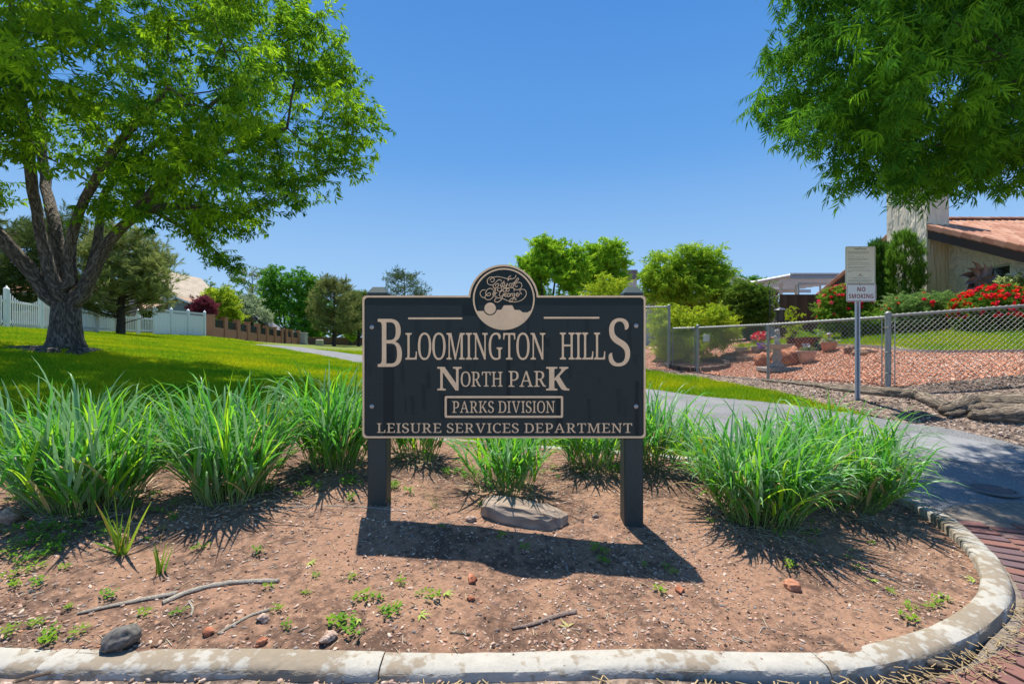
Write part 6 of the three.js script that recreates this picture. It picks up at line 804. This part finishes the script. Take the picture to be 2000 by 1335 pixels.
  const tg = P.m.clone().lerp(P.g1, 0.86), plate = mesh('fence_tag', rbox(0.16, 0.2, 0.02, 0.008), flat(0.6, 0.6, 0.58, 0.6)); plate.position.set(tg.x, EYE - (660 - CY) / FOC * -tg.z, tg.z + 0.03); plate.rotation.y = -0.4; tag(plate, 'small pale plate wired to the chain link fence', 'plate');
}
// garden plants
const petal = (r, g, b) => leafMat(r, g, b, 0.35), roseMat = [petal(0.86, 0.03, 0.02), petal(0.92, 0.08, 0.04), petal(0.78, 0.03, 0.07)], pinkMat = [petal(0.86, 0.06, 0.16), petal(0.9, 0.16, 0.2), petal(0.8, 0.03, 0.07)];
const roseGeo = (() => { const gs = [], q = RNG(3); for (let i = 0; i < 12; i++) { const g = new THREE.CircleGeometry(0.03, 4); g.translate(0.022, 0, 0); g.rotateX(-1.2 + q() * 0.9); g.rotateZ(q() * 6.28); g.rotateX((q() - 0.5) * 2.4); g.rotateY(q() * 6.28); gs.push(g); } return merge(gs); })();
function roseBush(label, { u, d, top, bot, width, n, flowers, mats, seed, tint, low = 0.2 }) {
  const t = farTree('rose_bush', label, 'rose bush', { u, d, top, width, bot, seed, tint, n, per: 9, geos: twigMid, spread: 0.2, scale: [0.45, 0.75], trunkR: 0.04, gap: 0.12, depth: 0.75, lobes: [[-0.45, 0.5, 0.55, 0.45], [0.45, 0.52, 0.55, 0.46], [0, 0.55, 0.6, 0.45]] });
  const b = col(u, d), K = d / FOC, hw = width * K / 2, yt = EYE - (top - CY) * K, yb = EYE - (bot - CY) * K, r = RNG(seed + 9); for (let i = 0; i < flowers; i++) { const a = r() * 6.283, e = Math.acos(1 - r() * 1.25), x = Math.sin(e) * Math.cos(a), y = Math.cos(e), z = Math.sin(e) * Math.sin(a); const m = mesh('flower', roseGeo, mats[(r() * 3) | 0], t); const k = 1.0 + 0.08 * r(); m.position.set(b.x + x * hw * k, lerp(yb, yt, 0.5) + y * (yt - yb) * 0.5 * k, b.z + z * hw * 0.75 * k); m.scale.setScalar(0.85 + 0.6 * r()); m.rotation.set(r() * 3, r() * 6, 0); }
}
roseBush('pink flowering rose bush behind the notice post by the dark fence', { u: 1650, d: 14, top: 556, bot: 652, width: 92, n: 190, flowers: 95, mats: pinkMat, seed: 501, tint: [[0.09, 0.22, 0.02], [0.3, 0.46, 0.04]] });
roseBush('leafy rose bush with few red blooms below the cypress', { u: 1812, d: 12.8, top: 572, bot: 650, width: 150, n: 220, flowers: 26, mats: roseMat, seed: 511, tint: [[0.1, 0.24, 0.05], [0.34, 0.48, 0.14]] });
roseBush('large rose bush covered in red blooms below the window', { u: 1950, d: 11.6, top: 560, bot: 655, width: 152, n: 230, flowers: 295, mats: roseMat, seed: 521, tint: [[0.07, 0.2, 0.02], [0.22, 0.38, 0.04]] });
farTree('shrub', 'pale flowering shrub beside the metal flower spinner', 'shrub', { u: 1978, d: 12.2, top: 535, bot: 590, width: 50, n: 40, seed: 531, per: 8, geos: twigMid, spread: 0.16, scale: [0.4, 0.7], trunkR: 0.03, gap: 0.1, tint: [[0.25, 0.4, 0.08], [0.6, 0.66, 0.3]] });
farTree('shrub', 'low dark green hedge foot under the rose bushes', 'shrub', { u: 1700, d: 13.6, top: 606, bot: 645, width: 110, n: 100, seed: 536, per: 9, geos: twigMid, spread: 0.2, scale: [0.5, 0.8], trunkR: 0.03, gap: 0.13, tint: [[0.08, 0.22, 0.02], [0.3, 0.46, 0.04]] });
function cypress(label, u, d, top, bot, width, seed, tint) { const b = col(u, d), K = d / FOC, yt = EYE - (top - CY) * K, yb = b.y, hw = width * K / 2, t = thing('cypress_tree', label, 'tree'), r = RNG(seed), tips = []; mesh('trunk', tube([V(b.x, b.y - 0.1, b.z), V(b.x, yt - 0.3, b.z)], [0.07, 0.02], 7), barkFar, t); for (let i = 0; i < 260; i++) { const h = r(), an = r() * 6.283, R = hw * (h < 0.12 ? 0.7 + 2.5 * h : h > 0.78 ? Math.sqrt((1 - h) / 0.22) * 0.95 + 0.05 : 1) * (0.78 + 0.3 * r()) * 0.85; tips.push({ p: V(b.x + Math.cos(an) * R, lerp(yb, yt, h), b.z + Math.sin(an) * R), k: 1 }); } leaves(t, tips, { geos: tuftPine, mat: pineMatl, per: 9, spread: 0.14, seed: seed + 1, tint, scale: [0.25, 0.5], pitch: [0.9, 1.6] }); }
cypress('bright green columnar cypress standing against the chimney', 1768, 13.9, 462, 640, 60, 541, [[0.08, 0.22, 0.02], [0.26, 0.44, 0.05]]);
cypress('dark green columnar cypress partly behind the notice plates', 1714, 14.6, 480, 640, 52, 551, [[0.04, 0.14, 0.02], [0.14, 0.28, 0.04]]);
{ // metal flower spinner
  const d = 12.3, p = at(1910, 546, d), b = onG(p.x, p.z), t = thing('garden_spinner', 'bronze metal flower spinner on a pole before the window', 'garden ornament', b), m = flat(0.2, 0.16, 0.145, 0.4, 0.4); mesh('pole', [bar(V(0, -0.1, -0.06), V(0, p.y - b.y, -0.06), 0.018, 8)], m, t);
  for (let i = 0; i < 12; i++) { const pos = [], idx = [], n = 6, L = i % 2 ? 0.5 : 0.43; for (let k = 0; k <= n; k++) { const f = k / n, w = 0.095 * Math.sin(Math.PI * Math.pow(f, 0.8)) + 0.008, cu = 0.35 * f * f, rr = 0.04 + L * f; const tw = 0.9 * f; pos.push(rr * Math.cos(cu) + w * Math.sin(cu), rr * Math.sin(cu) - w * Math.cos(cu) * Math.cos(tw), w * Math.sin(tw), rr * Math.cos(cu), rr * Math.sin(cu), -0.03 * Math.sin(f * 3.1), rr * Math.cos(cu) - w * Math.sin(cu), rr * Math.sin(cu) + w * Math.cos(cu) * Math.cos(tw), w * Math.sin(tw)); } for (let k = 0; k < n; k++) for (let j = 0; j < 2; j++) { const q = k * 3 + j; idx.push(q, q + 3, q + 1, q + 1, q + 3, q + 4); } const g = new THREE.BufferGeometry(); g.setAttribute('position', new THREE.Float32BufferAttribute(pos, 3)); g.setIndex(idx); g.computeVertexNormals(); const o = mesh('blade', g, m, t); o.position.set(0, p.y - b.y, i % 2 ? 0.02 : 0.06); o.rotation.z = i / 12 * 6.283; }
  mesh('hub', new THREE.SphereGeometry(0.045, 12, 8), m, t).position.set(0, p.y - b.y, 0.05);
}
// pots, bird bath and other garden things
const terra = rockTex([0.45, 0.2, 0.12], [0.58, 0.3, 0.19], 0.4), terraPale = rockTex([0.5, 0.3, 0.22], [0.62, 0.42, 0.32], 0.4), oxblood = flat(0.16, 0.035, 0.03, 0.45), soilP = flat(0.1, 0.07, 0.05), stoneG = rockTex([0.3, 0.28, 0.26], [0.46, 0.44, 0.41], 0.4);
function pot(name, label, u, v, w, h, taper, mat, sides = 20, rimH = 0.18) { const p = G(u, v), K = -p.z / FOC, R = w * K / 2, hh = h * K, t = thing(name, label, 'flower pot', p); mesh('pot', lathe([[0.001, 0], [R * taper, 0], [R * 0.94, hh * (1 - rimH)], [R * 0.95, hh * (1 - rimH)], [R, hh * (1 - rimH)], [R, hh], [R * 0.9, hh], [R * 0.86, hh * 0.86]], sides), mat, t); mesh('soil', new THREE.CircleGeometry(R * 0.88, 14).rotateX(-Math.PI / 2).translate(0, hh * 0.87, 0), soilP, t); return { t, p, R, hh, K }; }
function potPlant(o, n, hPx, tint, seed, spread = 1) { const r = RNG(seed), gs = []; const tips = []; for (let i = 0; i < n; i++) { const a = r() * 6.28, q = Math.sqrt(r()) * o.R * spread, y = o.hh * 0.95 + r() * hPx * o.K; tips.push({ p: V(Math.cos(a) * q, y, Math.sin(a) * q) }); } leaves(o.t, tips, { geos: twigMid, mat: leafGreen, per: 4, spread: 0.07, seed, tint, scale: [0.25, 0.45], name: 'foliage' }); }
function blooms(o, n, hPx, mats, seed, spread = 0.9, sc = 1) { const r = RNG(seed); for (let i = 0; i < n; i++) { const a = r() * 6.28, q = Math.sqrt(r()) * o.R * spread, m = mesh('flower', roseGeo, mats[(r() * mats.length) | 0], o.t); m.position.set(Math.cos(a) * q, o.hh + hPx * o.K * (0.4 + 0.6 * r()), Math.sin(a) * q); m.scale.setScalar(sc * (0.8 + 0.5 * r())); m.rotation.set(r() * 3, r() * 6, 0); } }
{
  const gl = [[0.14, 0.32, 0.03], [0.4, 0.58, 0.06]];
  let o = pot('flower_pot', 'weathered terracotta pot in front of the red boulder', 1575, 709, 35, 25, 0.68, terraPale); potPlant(o, 10, 8, [[0.12, 0.2, 0.06], [0.3, 0.36, 0.15]], 601, 0.7); blooms(o, 5, 12, [flat(0.6, 0.62, 0.7)], 611, 0.5, 0.9);
  o = pot('flower_pot', 'wide oxblood trough pot with leafy greens', 1579, 684, 46, 26, 0.8, oxblood); potPlant(o, 26, 14, gl, 602); { const f = mesh('pinwheel', (() => { const gs = []; for (let i = 0; i < 6; i++) { const g = leafShape(0.16, 0.07, 0.2, 0.3); g.rotateX(-0.6); g.rotateZ(i * 1.047); gs.push(g); } return merge(gs); })(), flat(0.7, 0.66, 0.68)); f.position.copy(o.p).add(V(o.R * 0.75, o.hh + 0.14, o.R * 0.3)); tag(f, 'small pale pinwheel stuck in the oxblood trough pot', 'pinwheel'); }
  o = pot('flower_pot', 'dark red pot with a tall sprig beside the trough pot', 1550, 679, 26, 21, 0.75, flat(0.11, 0.02, 0.03, 0.4)); potPlant(o, 34, 62, ygreen, 603, 1.2);
  o = pot('flower_pot', 'terracotta bowl holding a small solar lamp', 1619, 686, 29, 19, 0.7, terra); potPlant(o, 8, 6, [[0.3, 0.34, 0.2], [0.6, 0.6, 0.4]], 604, 0.7); { const s = thing('solar_lamp', 'small solar stake lamp in the terracotta bowl', 'lamp', o.p.clone().add(V(0.02, o.hh * 0.85, 0))); mesh('stake', cyl(0.01, 0.01, 0.2, 0, 0.08, 0, 6), flat(0.05, 0.05, 0.05), s); mesh('lens', cyl(0.045, 0.03, 0.09, 0, 0.2, 0, 12), flat(0.4, 0.38, 0.3, 0.3), s); mesh('hood', lathe([[0.001, 0.3], [0.05, 0.285], [0.1, 0.25], [0.1, 0.24]], 14), flat(0.1, 0.09, 0.08, 0.4), s); }
  o = pot('flower_pot', 'dark green pot between the trough pot and the bowl', 1601, 684, 13, 14, 0.8, flat(0.02, 0.07, 0.06, 0.4)); potPlant(o, 4, 6, gl, 605);
  o = pot('flower_pot', 'low grey bowl with pink flowers behind the bird bath', 1481, 688, 26, 12, 0.8, stoneG); potPlant(o, 14, 16, olive, 606); blooms(o, 26, 28, pinkMat, 616, 1.0, 1.1);
  o = pot('flower_pot', 'little dark pot trailing purple flowers by the fence post', 1488, 696, 14, 10, 0.8, flat(0.06, 0.05, 0.05)); blooms(o, 22, 16, [flat(0.3, 0.13, 0.6), flat(0.4, 0.22, 0.7)], 617, 1.1, 1.0);
  o = pot('flower_pot', 'grey tub at the edge of the planting ring', 1448, 690, 24, 12, 0.85, stoneG); potPlant(o, 10, 8, ygreen, 608);
  o = pot('clay_urn', 'round brown clay urn behind the pedestal seat', 1293, 700, 22, 30, 0.6, flat(0.24, 0.12, 0.07, 0.8), 18, 0.1); potPlant(o, 5, 3, [[0.15, 0.1, 0.05], [0.3, 0.2, 0.1]], 609, 0.5);
  // pedestal seat
  let p = G(1286, 707), K = -p.z / FOC; let t = thing('pedestal_table', 'small pinkish stone pedestal table by the gate', 'table', p); mesh('base', lathe([[0.001, 0], [0.16, 0], [0.16, 0.05], [0.11, 0.08]], 16), terraPale, t); mesh('column', lathe([[0.11, 0.08], [0.08, 0.2], [0.1, 0.34], [0.14, 0.42]], 14), terraPale, t); mesh('top', lathe([[0.001, 0.42], [0.3, 0.42], [0.32, 0.45], [0.3, 0.49], [0.001, 0.49]], 22), terraPale, t);
  // bird bath with statue
  p = G(1518, 724); K = -p.z / FOC; t = thing('bird_bath', 'grey stone bird bath with a little figure standing in the bowl', 'bird bath', p); mesh('plinth', rbox(58 * K, 0.1, 0.6, 0.02, 0, 0.04, 0), stoneG, t); mesh('foot', lathe([[0.001, 0.09], [0.2, 0.09], [0.2, 0.12], [0.11, 0.2], [0.09, 0.26]], 18), stoneG, t); mesh('column', lathe([[0.09, 0.26], [0.12, 0.36], [0.085, 0.5], [0.1, 0.55]], 16), stoneG, t); mesh('bowl', lathe([[0.1, 0.55], [0.2, 0.57], [0.36, 0.64], [0.4, 0.68], [0.37, 0.68], [0.2, 0.62], [0.001, 0.61]], 26), stoneG, t); mesh('figure', lathe([[0.1, 0.61], [0.09, 0.66], [0.055, 0.74], [0.07, 0.84], [0.1, 0.86], [0.05, 0.9], [0.035, 0.93], [0.06, 0.97], [0.062, 1.01], [0.03, 1.05], [0.001, 1.06]], 14), stoneG, t);
  // boulders
  const bd = (u, v, sx, sy, sz, seed, m, lab) => { const q = G(u, v), o2 = mesh('boulder', stone(seed, sx, sy, sz, 0.3, 4, 1.5), m); o2.position.copy(q).add(V(0, sy * 0.4, -sz * 0.5)); tag(o2, lab, 'rock'); }; bd(1545, 712, 0.42, 0.36, 0.34, 2.2, rockRed, 'big rust red boulder behind the bird bath'); bd(1497, 713, 0.27, 0.24, 0.26, 4.9, rockRed, 'smaller rust red boulder left of the bird bath column'); bd(1664, 690, 0.13, 0.16, 0.12, 7.7, rockTex([0.2, 0.11, 0.075], [0.34, 0.2, 0.14], 0.3), 'dark upright stone beside the notice post'); bd(1695, 691, 0.3, 0.1, 0.16, 9.3, rockTex([0.34, 0.2, 0.12], [0.5, 0.32, 0.2], 0.3), 'low tan stone on the gravel by the lawn edging'); bd(1490, 668, 0.4, 0.28, 0.3, 12.1, rockTex([0.2, 0.11, 0.08], [0.34, 0.2, 0.15], 0.4), 'dark brown boulder behind the pink flowers');
  // planting rings
  const ring = (u, v, R, m, lab, h = 0.16) => { const q = G(u, v), g = thing('planting_ring', lab, 'planter', q); const n = Math.round(R * 6.28 / 0.28); for (let i = 0; i < n; i++) { const a = i / n * 6.283, b2 = mesh('block', rbox(0.25, h, 0.14, 0.02), m, g); b2.position.set(Math.cos(a) * R, H(q.x + Math.cos(a) * R, q.z + Math.sin(a) * R) - q.y + h / 2 - 0.03, Math.sin(a) * R); b2.rotation.y = -a + Math.PI / 2; } }; ring(1360, 716, 0.85, flat(0.1, 0.075, 0.06, 0.9), 'dark block ring round the yellow green shrub'); ring(1462, 697, 0.7, rockTex([0.22, 0.16, 0.11], [0.36, 0.27, 0.19], 0.4), 'rough stone ring holding the flower pots');
  // bird feeder on a hooked pole
  const fp = col(1504, 14), fk = 14 / FOC, fy = (v) => EYE - (v - CY) * fk - fp.y; t = thing('feeder_pole', 'thin dark hooked pole rising behind the fence', 'pole', fp); const im = flat(0.03, 0.03, 0.03, 0.6); mesh('pole', [bar(V(0, -0.1, 0), V(0, fy(566), 0), 0.014, 6)], im, t); mesh('hook', tube(curve([V(0, fy(595), 0), V(0.07, fy(581), 0), V(0.18, fy(579), 0), V(0.3, fy(586), 0), V(0.32, fy(594), 0)], 20), Array(21).fill(0.011), 6), im, t); mesh('scroll', tube(curve([V(0, fy(572), 0), V(0.06, fy(568), 0), V(0.09, fy(575), 0), V(0.03, fy(580), 0)], 14), Array(15).fill(0.009), 5), im, t);
  const fx = V(fp.x + 0.32, fp.y + fy(604), fp.z); t = thing('bird_feeder', 'dark lantern shaped bird feeder hanging from the hooked pole', 'bird feeder', fx); mesh('roof', lathe([[0.001, 0.06], [0.05, 0.045], [0.16, 0.0], [0.19, -0.025], [0.18, -0.03]], 18), flat(0.09, 0.1, 0.11, 0.4), t); mesh('tube', cyl(0.12, 0.12, 0.34, 0, -0.2, 0, 16), flat(0.05, 0.035, 0.03, 0.3), t); mesh('tray', lathe([[0.001, -0.4], [0.16, -0.4], [0.17, -0.36], [0.13, -0.37]], 18), im, t); mesh('hanger', [bar(V(0, 0.05, 0), V(0, fy(594) - fy(604), 0), 0.006, 5)], im, t);
}

renderer.render(scene, camera);
